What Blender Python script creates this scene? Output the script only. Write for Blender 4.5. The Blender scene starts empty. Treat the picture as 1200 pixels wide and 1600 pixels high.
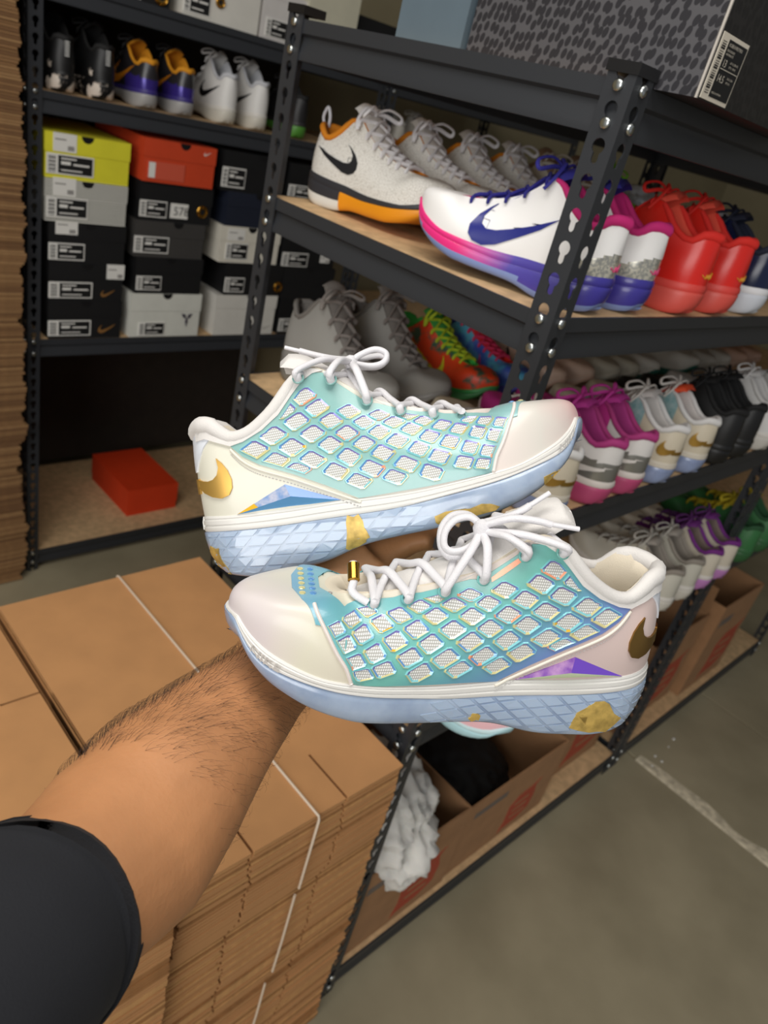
import bpy, bmesh, math, random
from mathutils import Vector, Matrix, noise
from mathutils.bvhtree import BVHTree
random.seed(7)
SC = bpy.context.scene
COL = SC.collection

# ------------------------------------------------------------------ camera, world, light, exposure
FPX = 1161.47
CAM_R = ((0.71945859, -0.65607598, 0.22791149), (-0.17958708, -0.49272009, -0.85145487), (0.67091565, 0.57165656, -0.47231448))
CAM_C = Vector((-.819, -.5106, 1.7575))
cam_data = bpy.data.cameras.new('camera')
cam = bpy.data.objects.new('camera', cam_data); COL.objects.link(cam)
_r, _d, _f = [Vector(v) for v in CAM_R]
CAM_M = Matrix((( _r.x, -_d.x, -_f.x, CAM_C.x), (_r.y, -_d.y, -_f.y, CAM_C.y), (_r.z, -_d.z, -_f.z, CAM_C.z), (0, 0, 0, 1)))
cam.matrix_world = CAM_M
cam_data.sensor_fit = 'VERTICAL'; cam_data.sensor_height = 36; cam_data.sensor_width = 27
cam_data.lens = 36 * FPX / 1600
cam_data.clip_start = .02
cam_data.dof.use_dof = True; cam_data.dof.focus_distance = .52; cam_data.dof.aperture_fstop = 9.5
SC.camera = cam
SC.view_settings.view_transform = 'Standard'; SC.view_settings.look = 'None'
SC.view_settings.gamma = 1; SC.view_settings.use_curve_mapping = False
SC.view_settings.exposure = 0.0
world = bpy.data.worlds.new('World'); SC.world = world; world.use_nodes = True
bg = world.node_tree.nodes['Background']; bg.inputs[0].default_value = (.93, .96, 1, 1); bg.inputs[1].default_value = .25
def area_light(name, loc, target, sx, sy, power, color=(1, 1, 1)):
    l = bpy.data.lights.new(name, 'AREA'); l.shape = 'RECTANGLE'; l.size = sx; l.size_y = sy; l.energy = power; l.color = color
    o = bpy.data.objects.new(name, l); COL.objects.link(o)
    o.location = loc; o.rotation_euler = (Vector(target) - Vector(loc)).to_track_quat('-Z', 'Y').to_euler()
    return o
area_light('roller_door_daylight', (-3.9, -1.7, 2.4), (0, .3, 1.2), 3.0, 2.2, 108, (1, .985, .96))
area_light('overhead_fill_light', (-.9, -.1, 3.0), (-.6, .1, 0), 1.8, .8, 30, (1, .97, .92))  # unseen overhead fill, added to brighten tops, arm and floor

# ------------------------------------------------------------------ materials
def lin(c):
    if isinstance(c, str):
        c = [int(c[i:i + 2], 16) / 255 for i in (0, 2, 4)]
    return tuple(((v / 12.92) if v <= .04045 else ((v + .055) / 1.055) ** 2.4) for v in c) + (1,)
_mats = {}
def mat(name, col, rough=.5, metal=0, noise_amt=.0, noise_scale=20, bump=0, bump_scale=200, spec=.5, coat=0, sss=0, trans=0, sheen=0, film=0, stretch=None, col2=None, band=(.35, .65)):
    if name in _mats: return _mats[name]
    m = bpy.data.materials.new(name); m.use_nodes = True
    nt = m.node_tree; b = nt.nodes['Principled BSDF']; c = lin(col)
    b.inputs['Base Color'].default_value = c
    b.inputs['Roughness'].default_value = rough; b.inputs['Metallic'].default_value = metal
    b.inputs['Specular IOR Level'].default_value = spec
    if coat: b.inputs['Coat Weight'].default_value = coat; b.inputs['Coat Roughness'].default_value = .12
    if sss:
        b.inputs['Subsurface Weight'].default_value = sss; b.inputs['Subsurface Radius'].default_value = (.01, .005, .003); b.inputs['Subsurface Scale'].default_value = .6
    if trans: b.inputs['Transmission Weight'].default_value = trans
    if sheen: b.inputs['Sheen Weight'].default_value = sheen
    if film:
        b.inputs['Thin Film Thickness'].default_value = film; b.inputs['Thin Film IOR'].default_value = 1.5
    tc = nt.nodes.new('ShaderNodeTexCoord'); vec = tc.outputs['Object']
    if stretch:
        mp = nt.nodes.new('ShaderNodeMapping'); mp.inputs['Scale'].default_value = stretch
        nt.links.new(vec, mp.inputs['Vector']); vec = mp.outputs['Vector']
    if noise_amt or col2:
        n = nt.nodes.new('ShaderNodeTexNoise'); n.inputs['Scale'].default_value = noise_scale; n.inputs['Detail'].default_value = 5
        nt.links.new(vec, n.inputs['Vector'])
        r = nt.nodes.new('ShaderNodeValToRGB'); r.color_ramp.elements[0].position = band[0]; r.color_ramp.elements[1].position = band[1]
        if col2: a, z = c, lin(col2)
        else:
            a = tuple(max(0, v * (1 - noise_amt)) for v in c[:3]) + (1,); z = tuple(min(1, v * (1 + noise_amt)) for v in c[:3]) + (1,)
        r.color_ramp.elements[0].color = a; r.color_ramp.elements[1].color = z
        nt.links.new(n.outputs['Fac'], r.inputs['Fac']); nt.links.new(r.outputs['Color'], b.inputs['Base Color'])
    if bump:
        n2 = nt.nodes.new('ShaderNodeTexNoise'); n2.inputs['Scale'].default_value = bump_scale; n2.inputs['Detail'].default_value = 3
        nt.links.new(vec, n2.inputs['Vector'])
        bp = nt.nodes.new('ShaderNodeBump'); bp.inputs['Strength'].default_value = bump; bp.inputs['Distance'].default_value = .001
        nt.links.new(n2.outputs['Fac'], bp.inputs['Height']); nt.links.new(bp.outputs['Normal'], b.inputs['Normal'])
    _mats[name] = m
    return m
def nodes_of(m): return m.node_tree, m.node_tree.nodes['Principled BSDF']
def math_node(nt, op, a, bv=None):
    n = nt.nodes.new('ShaderNodeMath'); n.operation = op
    for i, v in enumerate((a, bv)):
        if v is None: continue
        if hasattr(v, 'links'): nt.links.new(v, n.inputs[i])
        else: n.inputs[i].default_value = v
    return n.outputs[0]
def axis_ramp(m, axis, stops, noise_mix=0, nscale=30, wts=None):
    """colour along an object axis (dyed fade, pearl tint, painted-in film sheen); wts = (x,y,z) weights"""
    nt, b = nodes_of(m)
    tc = nt.nodes.new('ShaderNodeTexCoord'); sx = nt.nodes.new('ShaderNodeSeparateXYZ'); nt.links.new(tc.outputs['Object'], sx.inputs[0])
    if wts:
        v = math_node(nt, 'MULTIPLY', sx.outputs[0], wts[0])
        v = math_node(nt, 'ADD', v, math_node(nt, 'MULTIPLY', sx.outputs[1], wts[1])); v = math_node(nt, 'ADD', v, math_node(nt, 'MULTIPLY', sx.outputs[2], wts[2]))
    else: v = sx.outputs['XYZ'.index(axis)]
    if noise_mix:
        n = nt.nodes.new('ShaderNodeTexNoise'); n.inputs['Scale'].default_value = nscale; nt.links.new(tc.outputs['Object'], n.inputs['Vector'])
        v = math_node(nt, 'ADD', v, math_node(nt, 'MULTIPLY', math_node(nt, 'SUBTRACT', n.outputs['Fac'], .5), noise_mix))
    lo, hi = stops[0][0], stops[-1][0]
    v = math_node(nt, 'DIVIDE', math_node(nt, 'SUBTRACT', v, lo), hi - lo)
    r = nt.nodes.new('ShaderNodeValToRGB'); cr = r.color_ramp
    while len(cr.elements) < len(stops): cr.elements.new(.5)
    for e, (p, c) in zip(cr.elements, stops): e.position = (p - lo) / (hi - lo); e.color = lin(c)
    nt.links.new(v, r.inputs['Fac']); nt.links.new(r.outputs['Color'], b.inputs['Base Color'])
    return m

# ------------------------------------------------------------------ object helpers
def tag(o, label=None, cat=None, group=None, kind=None):
    if label: o['label'] = label
    if cat: o['category'] = cat
    if group: o['group'] = group
    if kind: o['kind'] = kind
    return o
def thing(name, label, cat, loc=(0, 0, 0), rotz=0, group=None):
    o = bpy.data.objects.new(name, None); COL.objects.link(o); o.empty_display_size = .05
    o.location = loc; o.rotation_euler = (0, 0, rotz)
    return tag(o, label, cat, group)
def link(name, me, parent=None, loc=None, rot=None):
    o = bpy.data.objects.new(name, me); COL.objects.link(o)
    if parent: o.parent = parent
    if loc is not None: o.location = loc
    if rot is not None: o.rotation_euler = rot
    return o
def copy_tree(o, parent=None):
    c = o.copy(); COL.objects.link(c); c.parent = parent
    for ch in list(o.children): copy_tree(ch, c)
    return c
class MB:
    def __init__(s): s.v = []; s.f = []; s.m = []
    def add(s, vs, fs, mi=0):
        b = len(s.v); s.v += [tuple(v) for v in vs]; s.f += [tuple(b + i for i in f) for f in fs]; s.m += ([mi] * len(fs) if isinstance(mi, int) else list(mi))
    def box(s, x0, x1, y0, y1, z0, z1, mi=0):
        vs = [(x, y, z) for z in (z0, z1) for y in (y0, y1) for x in (x0, x1)]
        s.add(vs, [(0, 2, 3, 1), (4, 5, 7, 6), (0, 1, 5, 4), (2, 6, 7, 3), (0, 4, 6, 2), (1, 3, 7, 5)], mi)
    def grid(s, rows, closed=False, mi=0, flip=False):
        n = len(rows[0]); fs = []
        for i in range(len(rows) - 1):
            for j in range(n if closed else n - 1):
                k = (j + 1) % n; q = (i * n + j, i * n + k, (i + 1) * n + k, (i + 1) * n + j)
                fs.append(q[::-1] if flip else q)
        if callable(mi):
            allv = [v for r in rows for v in r]; mi = [mi(sum((Vector(allv[i]) for i in f), Vector()) / 4) for f in fs]
        s.add([v for r in rows for v in r], fs, mi)
    def prism(s, poly, axis, a, b, mi=0):
        """extrude 2D polygon along axis: axis X -> poly in (y,z); Y -> (x,z); Z -> (x,y)"""
        def P(p, t): return (t, p[0], p[1]) if axis == 'X' else ((p[0], t, p[1]) if axis == 'Y' else (p[0], p[1], t))
        n = len(poly); vs = [P(p, a) for p in poly] + [P(p, b) for p in poly]
        fs = [tuple(range(n)), tuple(range(2 * n - 1, n - 1, -1))] + [(i, i + n, (i + 1) % n + n, (i + 1) % n) for i in range(n)]
        s.add(vs, fs, mi)
    def tube(s, pts, r, n=8, squash=1, mi=0, cap=True, up=None):
        pts = [Vector(p) for p in pts]; rows = []; prev = None
        for i, p in enumerate(pts):
            t = (pts[min(i + 1, len(pts) - 1)] - pts[max(i - 1, 0)]); t = t.normalized() if t.length > 1e-9 else Vector((1, 0, 0))
            if prev is None:
                a = Vector(up) if up else (Vector((0, 0, 1)) if abs(t.z) < .9 else Vector((1, 0, 0)))
                u = (a - t * a.dot(t)).normalized()
            else:
                u = prev - t * prev.dot(t); u = u.normalized() if u.length > 1e-6 else t.orthogonal().normalized()
            prev = u; w = t.cross(u); rr = r[i] if isinstance(r, (list, tuple)) else r
            if isinstance(rr, (list, tuple)): ra, rb = rr
            else: ra, rb = rr * squash, rr
            rows.append([p + u * (ra * math.sin(2 * math.pi * k / n)) + w * (rb * math.cos(2 * math.pi * k / n)) for k in range(n)])
        b = len(s.v); s.grid(rows, True, mi)
        if cap:
            s.f += [tuple(b + k for k in range(n - 1, -1, -1)), tuple(b + (len(rows) - 1) * n + k for k in range(n))]; s.m += [mi, mi]
    def lathe(s, prof, n=16, M=None, mi=0):
        rows = [[(r * math.cos(2 * math.pi * k / n), r * math.sin(2 * math.pi * k / n), z) for k in range(n)] for r, z in prof]
        if M is not None: rows = [[tuple(M @ Vector(v)) for v in r] for r in rows]
        s.grid(rows, True, mi)
    def mesh(s, name, mats, smooth=True, angle=40, merge=0):
        me = bpy.data.meshes.new(name); me.from_pydata(s.v, [], s.f); me.validate(clean_customdata=False)
        for m in (mats if isinstance(mats, (list, tuple)) else [mats]): me.materials.append(m)
        if len(me.polygons) == len(s.m): me.polygons.foreach_set('material_index', s.m)
        bm = bmesh.new(); bm.from_mesh(me)
        if merge: bmesh.ops.remove_doubles(bm, verts=bm.verts, dist=merge)
        bmesh.ops.recalc_face_normals(bm, faces=bm.faces); bm.to_mesh(me); bm.free()
        if smooth:
            me.polygons.foreach_set('use_smooth', [True] * len(me.polygons)); me.set_sharp_from_angle(angle=math.radians(angle))
        me.update(); return me
    def build(s, name, mats, parent=None, loc=None, rot=None, **k):
        return link(name, s.mesh(name, mats, **k), parent, loc, rot)
def catmull(pts, per=8, closed=False):
    pts = [Vector(p) for p in pts]; n = len(pts); out = []
    for i in range(n if closed else n - 1):
        if closed: p0, p1, p2, p3 = pts[i - 1], pts[i], pts[(i + 1) % n], pts[(i + 2) % n]
        else: p0, p1, p2, p3 = pts[max(i - 1, 0)], pts[i], pts[i + 1], pts[min(i + 2, n - 1)]
        for k in range(per):
            t = k / per
            out.append(.5 * ((2 * p1) + (p2 - p0) * t + (2 * p0 - 5 * p1 + 4 * p2 - p3) * t * t + (3 * p1 - p0 - 3 * p2 + p3) * t ** 3))
    if not closed: out.append(pts[-1])
    return out
def interp(tab, x):
    if x <= tab[0][0]: return tab[0][1]
    for a, b in zip(tab, tab[1:]):
        if x <= b[0]:
            t = (x - a[0]) / max(1e-9, b[0] - a[0]); return a[1] + (b[1] - a[1]) * t
    return tab[-1][1]
def sm(a, b, x):
    t = min(1, max(0, (x - a) / (b - a))); return t * t * (3 - 2 * t)
def smooth_tab(tab, n=60):
    """Catmull-Rom resampled (x,value) table"""
    p = catmull([(a, b, 0) for a, b in tab], 8); return [(q.x, q.y) for q in p]
def clip_convex(sub, clip):
    """Sutherland-Hodgman: polygon sub (any) cut by convex polygon clip (ccw)"""
    out = list(sub)
    for i in range(len(clip)):
        a, b = clip[i], clip[(i + 1) % len(clip)]; inp, out = out, []
        if not inp: return []
        def side(p): return (b[0] - a[0]) * (p[1] - a[1]) - (b[1] - a[1]) * (p[0] - a[0])
        for j in range(len(inp)):
            p, q = inp[j - 1], inp[j]; sp, sq = side(p), side(q)
            if (sp < 0) != (sq < 0):
                t = sp / (sp - sq); out.append((p[0] + (q[0] - p[0]) * t, p[1] + (q[1] - p[1]) * t))
            if sq >= 0: out.append(q)
    return out
def area2(p): return .5 * sum(p[i - 1][0] * p[i][1] - p[i][0] * p[i - 1][1] for i in range(len(p)))
def ccw(p): return p if area2(p) > 0 else p[::-1]

class Surf:
    """projects 2D (a,b) drawings on to a mesh: P = O + a*E + b*Z, cast along D"""
    B = Vector((0, 0, 1))
    def __init__(s, meshes, D=(0, 1, 0), E=(1, 0, 0), O=(0, 0, 0)):
        vs, fs = [], []
        for me in meshes:
            b = len(vs); vs += [v.co.copy() for v in me.vertices]; fs += [[b + i for i in p.vertices] for p in me.polygons]
        s.t = BVHTree.FromPolygons(vs, fs); s.D = Vector(D).normalized(); s.E = Vector(E); s.O = Vector(O)
    def at(s, a, b):
        P = s.O + s.E * a + s.B * b - s.D * .5
        h = s.t.ray_cast(P, s.D)
        if h[0] is None:
            q = s.t.find_nearest(s.O + s.E * a + s.B * b - s.D * .04); h = (q[0], q[1])
        n = h[1] if h[1].dot(s.D) < 0 else -h[1]
        return h[0], n
    def view(s, D, E, O=(0, 0, 0), B=(0, 0, 1)):
        c = Surf.__new__(Surf); c.t = s.t; c.D = Vector(D).normalized(); c.E = Vector(E); c.O = Vector(O); c.B = Vector(B); return c
def patch(mb, surf, poly, t=.0012, cell=.006, mi=0, sink=.0008):
    poly = ccw(poly); xs = [p[0] for p in poly]; zs = [p[1] for p in poly]
    vid = {}; vs = []; fs = []; cnt = {}
    def V(p):
        k = (round(p[0], 5), round(p[1], 5))
        if k not in vid:
            l, n = surf.at(*p); n = (n * .75 - surf.D * .25).normalized(); vid[k] = len(vs); vs.append((l + n * t, l - n * sink))
        return vid[k]
    i0, i1 = math.floor(min(xs) / cell), math.ceil(max(xs) / cell); j0, j1 = math.floor(min(zs) / cell), math.ceil(max(zs) / cell)
    for i in range(i0, i1):
        for j in range(j0, j1):
            c = [(i * cell, j * cell), ((i + 1) * cell, j * cell), ((i + 1) * cell, (j + 1) * cell), (i * cell, (j + 1) * cell)]
            q = clip_convex(poly, c)
            if len(q) < 3 or abs(area2(q)) < 1e-10: continue
            ids = []
            for p in q:
                k = V(p)
                if not ids or (ids[-1] != k): ids.append(k)
            if ids[0] == ids[-1]: ids.pop()
            if len(set(ids)) < 3 or len(set(ids)) != len(ids): continue
            fs.append(tuple(ids))
    for f in fs:
        for a, b in zip(f, f[1:] + f[:1]): cnt[(a, b)] = cnt.get((a, b), 0) + 1
    top = [v[0] for v in vs]; bot = [v[1] for v in vs]; n = len(vs); sides = []
    for (a, b) in cnt:
        if (b, a) not in cnt: sides.append((b, a, a + n, b + n))
    mb.add(top + bot, fs + sides, mi)
def strip(mb, surf, pts, w, t=.001, mi=0, n=6):
    """raised cord that follows a drawn line on the surface"""
    path = []
    for p in pts:
        l, nn = surf.at(*p[:2]); path.append(l + nn * t)
    mb.tube(path, w, n, mi=mi)
def circle_poly(cx, cz, r, n=12, rz=None): return [(cx + r * math.cos(2 * math.pi * k / n), cz + (rz or r) * math.sin(2 * math.pi * k / n)) for k in range(n)]
def text_mesh(body, size, align='LEFT'):
    cu = bpy.data.curves.new('t', 'FONT'); cu.body = body; cu.size = size; cu.align_x = align; cu.resolution_u = 2
    o = bpy.data.objects.new('t', cu); COL.objects.link(o)
    dg = bpy.context.evaluated_depsgraph_get(); me = bpy.data.meshes.new_from_object(o.evaluated_get(dg))
    bpy.data.objects.remove(o); return me
def text_on(name, body, size, m, parent, M, shear=0):
    """flat lettering, M maps text plane (x right, y up) into the parent's space"""
    me = text_mesh(body, size); me.transform(Matrix(((1, shear, 0, 0), (0, 1, 0, 0), (0, 0, 1, 0), (0, 0, 0, 1)))); me.transform(M); me.materials.clear(); me.materials.append(m)
    return link(name, me, parent)

# ------------------------------------------------------------------ plain materials
M_STEEL = mat('black powder coated steel', '2c2e32', .45, 0, bump=.15, bump_scale=900, spec=.5)
M_RIVET = mat('zinc rivet', 'c9cdcb', .28, 1)
M_BOARD = mat('particle board', 'cdab80', .8, noise_amt=.14, noise_scale=45, bump=.2, bump_scale=300)
M_CARD = mat('kraft cardboard', 'c08c5a', .85, noise_amt=.05, noise_scale=14, bump=.06, bump_scale=500)
M_CARD2 = mat('kraft cardboard pale', 'c8965f', .88, noise_amt=.10, noise_scale=60, bump=.2, bump_scale=700)
M_CARD3 = mat('kraft cardboard dark', 'a06f40', .9, noise_amt=.12, noise_scale=60, bump=.2, bump_scale=700)
M_BOXK = mat('carton kraft', '9c7450', .85, noise_amt=.06, noise_scale=20)
M_STRAP = mat('clear strap', 'd8c7b2', .3, spec=.6)
M_BLACK = mat('black plastic', '0e0e10', .45)
M_WHITE = mat('white print', 'dcdad4', .6)
M_PRINTBLACK = mat('black print', '0d0d0e', .6)
M_GOLDM = mat('gold metal', 'b98c3c', .25, 1)

# ------------------------------------------------------------------ the setting
m_floor = mat('sealed concrete', 'a89d82', .5, col2='90866d', noise_scale=3.2, bump=.12, bump_scale=60, band=(.3, .7))
f = MB(); f.box(-5, 1.393, -5, 2.5, -.06, 0); f.box(1.407, 1.995, -5, 2.5, -.06, 0); f.box(2.005, 6, -5, 2.5, -.06, 0); f.box(-5, 6, -5, 2.5, -.12, -.006)
tag(f.build('floor', m_floor, smooth=False), kind='structure')
m_joint = mat('joint mortar', 'd2c6ab', .9, noise_amt=.25, noise_scale=40, bump=.4, bump_scale=150)
j = MB(); random.seed(3)
top = []
for i in range(61):
    y = -.03 - i * .035; top.append((1.416 + .03 * noise.noise((0, y * 9, 0)) + .026 * max(0, noise.noise((3, y * 2.5, 0)) + .3), y))
rows = [[(1.389, y, .0004) for _, y in top], [(1.399, y, .0035) for _, y in top], [(x * .4 + 1.404 * .6, y, .0015) for x, y in top], [(x + .018, y, -.0002) for x, y in top]]
j.grid(rows); tag(j.build('trim_1', m_joint), kind='structure')
m_wall = mat('cream painted block wall', '8c8266', .8, noise_amt=.05, noise_scale=6)
w = MB(); w.box(-5, 6, 2.5, 2.6, 0, 3.4); tag(w.build('wall_back', m_wall, smooth=False), kind='structure')
w = MB(); w.box(5.9, 6, -5, 2.5, 0, 3.4); tag(w.build('wall_right', m_wall, smooth=False), kind='structure')
w = MB(); w.box(-5, 6, -1.2, 2.6, 3.4, 3.5); tag(w.build('ceiling', mat('dark corrugated ceiling', '6d6a63', .8), smooth=False), kind='structure')
for k in range(5):
    g = MB(); x, y = 1.42 + random.random() * .25, -.03 - random.random() * .06; r_ = .004 + random.random() * .005
    rows = [[(x + r_ * a * math.cos(t) * (1 + .4 * noise.noise((k, t, 1))), y + r_ * a * math.sin(t) * .7, z * r_) for t in [q * math.pi / 4 for q in range(8)]] for a, z in ((1, 0), (.9, .3), (.5, .55), (.05, .6))]
    g.grid(rows, True)
    tag(g.build('paper_scrap', M_WHITE), ['small white paper scrap on the floor beside the rack foot', 'tiny pale crumb of paper on floor near second rack post', 'white fleck of paper lying by the concrete joint', 'crumpled white scrap under the edge of the rack', 'small torn white fleck on concrete near rack'][k], 'scrap', 'paper scraps on the floor')

# ------------------------------------------------------------------ racks
PITCH = .0381; LEG = .038; TH = .0022
def keyhole_tile():
    """plate tile LEG wide x PITCH high in the (u,z) plane, with keyhole; thickness along +n"""
    hole = []
    cz, r = .0255, .0085; sr = .0044
    for k in range(15):
        a = math.radians(-58 + (360 - 64) * k / 14 - 0) if False else math.radians(-60 + 300 * k / 14)
        hole.append((LEG / 2 + r * math.cos(a), cz + r * math.sin(a)))
    for k in range(7):
        a = math.radians(180 + 180 * k / 6); hole.append((LEG / 2 + sr * math.cos(a), .0110 + sr * math.sin(a)))
    n = len(hole); rect = []
    cx, cy = LEG / 2, PITCH / 2
    for (x, z) in hole:
        dx, dz = x - cx, z - .019
        s = min((LEG / 2) / max(1e-6, abs(dx)), (PITCH / 2) / max(1e-6, abs(dz))); rect.append((cx + dx * s, .01905 + dz * s))
    corners = [(0, 0), (LEG, 0), (LEG, PITCH), (0, PITCH)]
    for c in corners:
        k = min(range(n), key=lambda i: (rect[i][0] - c[0]) ** 2 + (rect[i][1] - c[1]) ** 2); rect[k] = c
    return hole, rect
def post_mesh(H, sx, sy):
    hole, rect = keyhole_tile(); n = len(hole); mb = MB(); N = int(H / PITCH + .5); off = (1.83 - .011) % PITCH
    for leg in (0, 1):
        for t in range(-1, N):
            z0 = t * PITCH + off
            def P(p, d):
                z = min(max(p[1] + z0, 0), H)
                return (sx * p[0], sy * d, z) if leg == 0 else (sx * d, sy * p[0], z)
            A = [P(p, 0) for p in rect]; B = [P(p, 0) for p in hole]; C_ = [P(p, TH) for p in hole]; D_ = [P(p, TH) for p in rect]
            mb.grid([A, B, C_, D_], True)
        e = MB()
        if leg == 0: mb.box(*sorted((sx * LEG, sx * (LEG + .0001))), *sorted((0, sy * TH)), 0, H)
        else: mb.box(*sorted((0, sx * TH)), *sorted((sy * LEG, sy * (LEG + .0001))), 0, H)
    return mb.mesh('post', M_STEEL, smooth=False)
_posts = {}
def rivet_mesh():
    mb = MB(); mb.lathe([(.0001, .0042), (.0045, .004), (.0062, .003), (.0066, .001), (.0066, 0), (.003, -.003)], 14); return mb.mesh('rivet', M_RIVET, angle=50)
RIVET = rivet_mesh()
BEAM_P = [(a - .0027, b) for a, b in ((.0, 0), (.0, -.019), (-.006, -.023), (-.006, -.030), (.0, -.047), (.0, -.056), (-.012, -.056), (-.012, -.030), (-.020, -.015), (-.034, -.015), (-.034, -.012), (-.012, -.012), (-.004, -.003), (-.004, 0))]
def beam(root, x0, x1, y0, y1, face, z):
    mb = MB()
    if face in '-x+x':
        s, X = (-1, x0) if face == '-x' else (1, x1)
        mb.prism([(X + s * 0 + (o if face == '+x' else -o), z + d) for o, d in BEAM_P], 'Y', y0 + .003, y1 - .003)
    else:
        s, Y = (-1, y0) if face == '-y' else (1, y1)
        mb.prism([(Y + (o if face == '+y' else -o), z + d) for o, d in BEAM_P], 'X', x0 + .003, x1 - .003)
    return mb.build('beam', M_STEEL, root, angle=20)
LV = [1.836, 1.572, 1.236, .842, .078]
def rack(name, label, x0, x1, y0, y1, levels, H=1.85, rivets=((0, 0), (1, 0), (0, 1), (1, 1)), backing=None, group='shelving racks'):
    root = thing(name, label, 'shelving rack', (x0, y0, 0), 0, group); W, D = x1 - x0, y1 - y0
    for ix in (0, 1):
        for iy in (0, 1):
            key = (H, 1 - 2 * ix, 1 - 2 * iy)
            if key not in _posts: _posts[key] = post_mesh(*key)
            p = link('post', _posts[key], root, (ix * W, iy * D, 0))
            c = MB(); sx, sy = key[1:]; c.box(*sorted((-sx * .002, sx * .041)), *sorted((-sy * .002, sy * .041)), H - .008, H + .004)
            c.build('post_cap', M_BLACK, p, smooth=False)
            if (ix, iy) in rivets:
                for z in levels:
                    for dz in (-.006, -.0441):
                        # end-face rivet (normal +-x) and long-face rivet (normal +-y)
                        link('rivet', RIVET, p, (-sx * .0005, sy * .019, z + dz), (0, -sx * math.pi / 2, 0))
                        link('rivet', RIVET, p, (sx * .019, -sy * .0005, z + dz), (sy * math.pi / 2, 0, 0))
    for z in levels:
        beam(root, 0, W, TH, D - TH, '-x', z); beam(root, 0, W, TH, D - TH, '+x', z)
        for o in root.children[-2:]: pass
        beam(root, TH, W - TH, 0, D, '-y', z); beam(root, TH, W - TH, 0, D, '+y', z)
        b = MB(); b.box(.007, W - .007, .007, D - .007, z - .0115, z - .0005); b.build('deck_board', M_BOARD, root, smooth=False)
    if backing:
        b = MB(); b.box(.04, W - .04, D + .004, D + .012, .1, 1.84); b.build('back_panel', backing, root, smooth=False)
    return root
# the end beams sit 3 mm inside the posts so that the post faces stay in front
RACK_Y1 = .644
rack('shelving_rack', 'black keyhole-post rack of sneakers nearest the camera, end facing the cardboard stack', 0, 1.254, 0, RACK_Y1, LV)
rack('shelving_rack', 'black rack continuing behind the nearest one, holding green and yellow sneakers', 1.270, 2.53, 0, RACK_Y1, LV)
m_back = mat('dark hardboard', '2b241e', .85, noise_amt=.1)
BY0, BY1 = 1.78, 2.39
LVB = [1.836, 1.572, .876, .082]
rack('shelving_rack', 'black rack across the aisle stacked with shoe boxes beside tall cardboard pile', .022, 1.276, BY0, BY1, LVB, rivets=((0, 0),), backing=m_back)
rack('shelving_rack', 'black rack across the aisle seen through the sneaker shelves', 1.292, 2.554, BY0, BY1, LVB, rivets=((0, 0),))

# ------------------------------------------------------------------ shoes
S_MM = .305 / 628
_ex, _ez = (.9836, -.1805), (-.1805, -.9836)
def loc(p):
    """side-view drawing of the pale sneaker: drawing units -> shoe-local (x along the shoe, z up), metres"""
    u = (p[0] - 322) * _ex[0] + (p[1] - 905) * _ex[1]; w_ = (p[0] - 322) * _ez[0] + (p[1] - 905) * _ez[1]
    return ((u + 2) * S_MM, w_ * S_MM)
def locs(ps): return [loc(p) for p in ps]
T_BOT = sorted(locs([(321, 893), (330, 901), (342, 905), (395, 905), (445, 895), (503, 880), (564, 854), (620, 839), (679, 826), (740, 811), (778, 800), (838, 772), (880, 742), (905, 714), (914, 690)]))
T_BB = sorted(locs([(310, 835), (416, 824.6), (500, 812), (617, 794), (700, 773), (766, 754), (808, 739), (868, 713), (893, 694), (906, 672), (914, 650)]))
T_BT = sorted(locs([(313, 809), (370, 805), (450, 795), (535, 781.5), (600, 774), (670, 762), (766, 738), (814, 723), (866, 694), (890, 676), (903, 662), (912, 648)]))
T_TOP = sorted(locs([(286, 670), (297, 662), (322, 660), (340, 672), (357, 680), (378, 676), (398, 664), (425, 638), (445, 610), (457, 592), (470, 581), (485, 574), (504, 577), (530, 594), (562, 611), (585, 621), (617, 629), (650, 634), (680, 636), (705, 638), (740, 638), (765, 635)]))
T_TOP_Y = [(0, 0), (.006, .012), (.012, .0195), (.022, .0255), (.04, .030), (.07, .0325), (.10, .031), (.13, .026), (.16, .021), (.20, .019), (.23, .016), (.25, .013)]
OUT = [(0, 0), (.018, .060), (.085, .105), (.22, .118), (.40, .122), (.56, .143), (.69, .161), (.80, .155), (.90, .122), (.968, .066), (1, 0)]
def outline(n):
    half = OUT; full = [(x, y, 0) for x, y in half] + [(x, -y, 0) for x, y in half[-2:0:-1]]
    c = catmull(full, 12, True); L = [0]
    for a, b in zip(c, c[1:] + c[:1]): L.append(L[-1] + (b - a).length)
    out = []; k = 0
    for i in range(n):
        d = L[-1] * i / n
        while L[k + 1] < d: k += 1
        t = (d - L[k]) / (L[k + 1] - L[k]); out.append(c[k].lerp(c[(k + 1) % len(c)], t))
    return out
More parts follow.
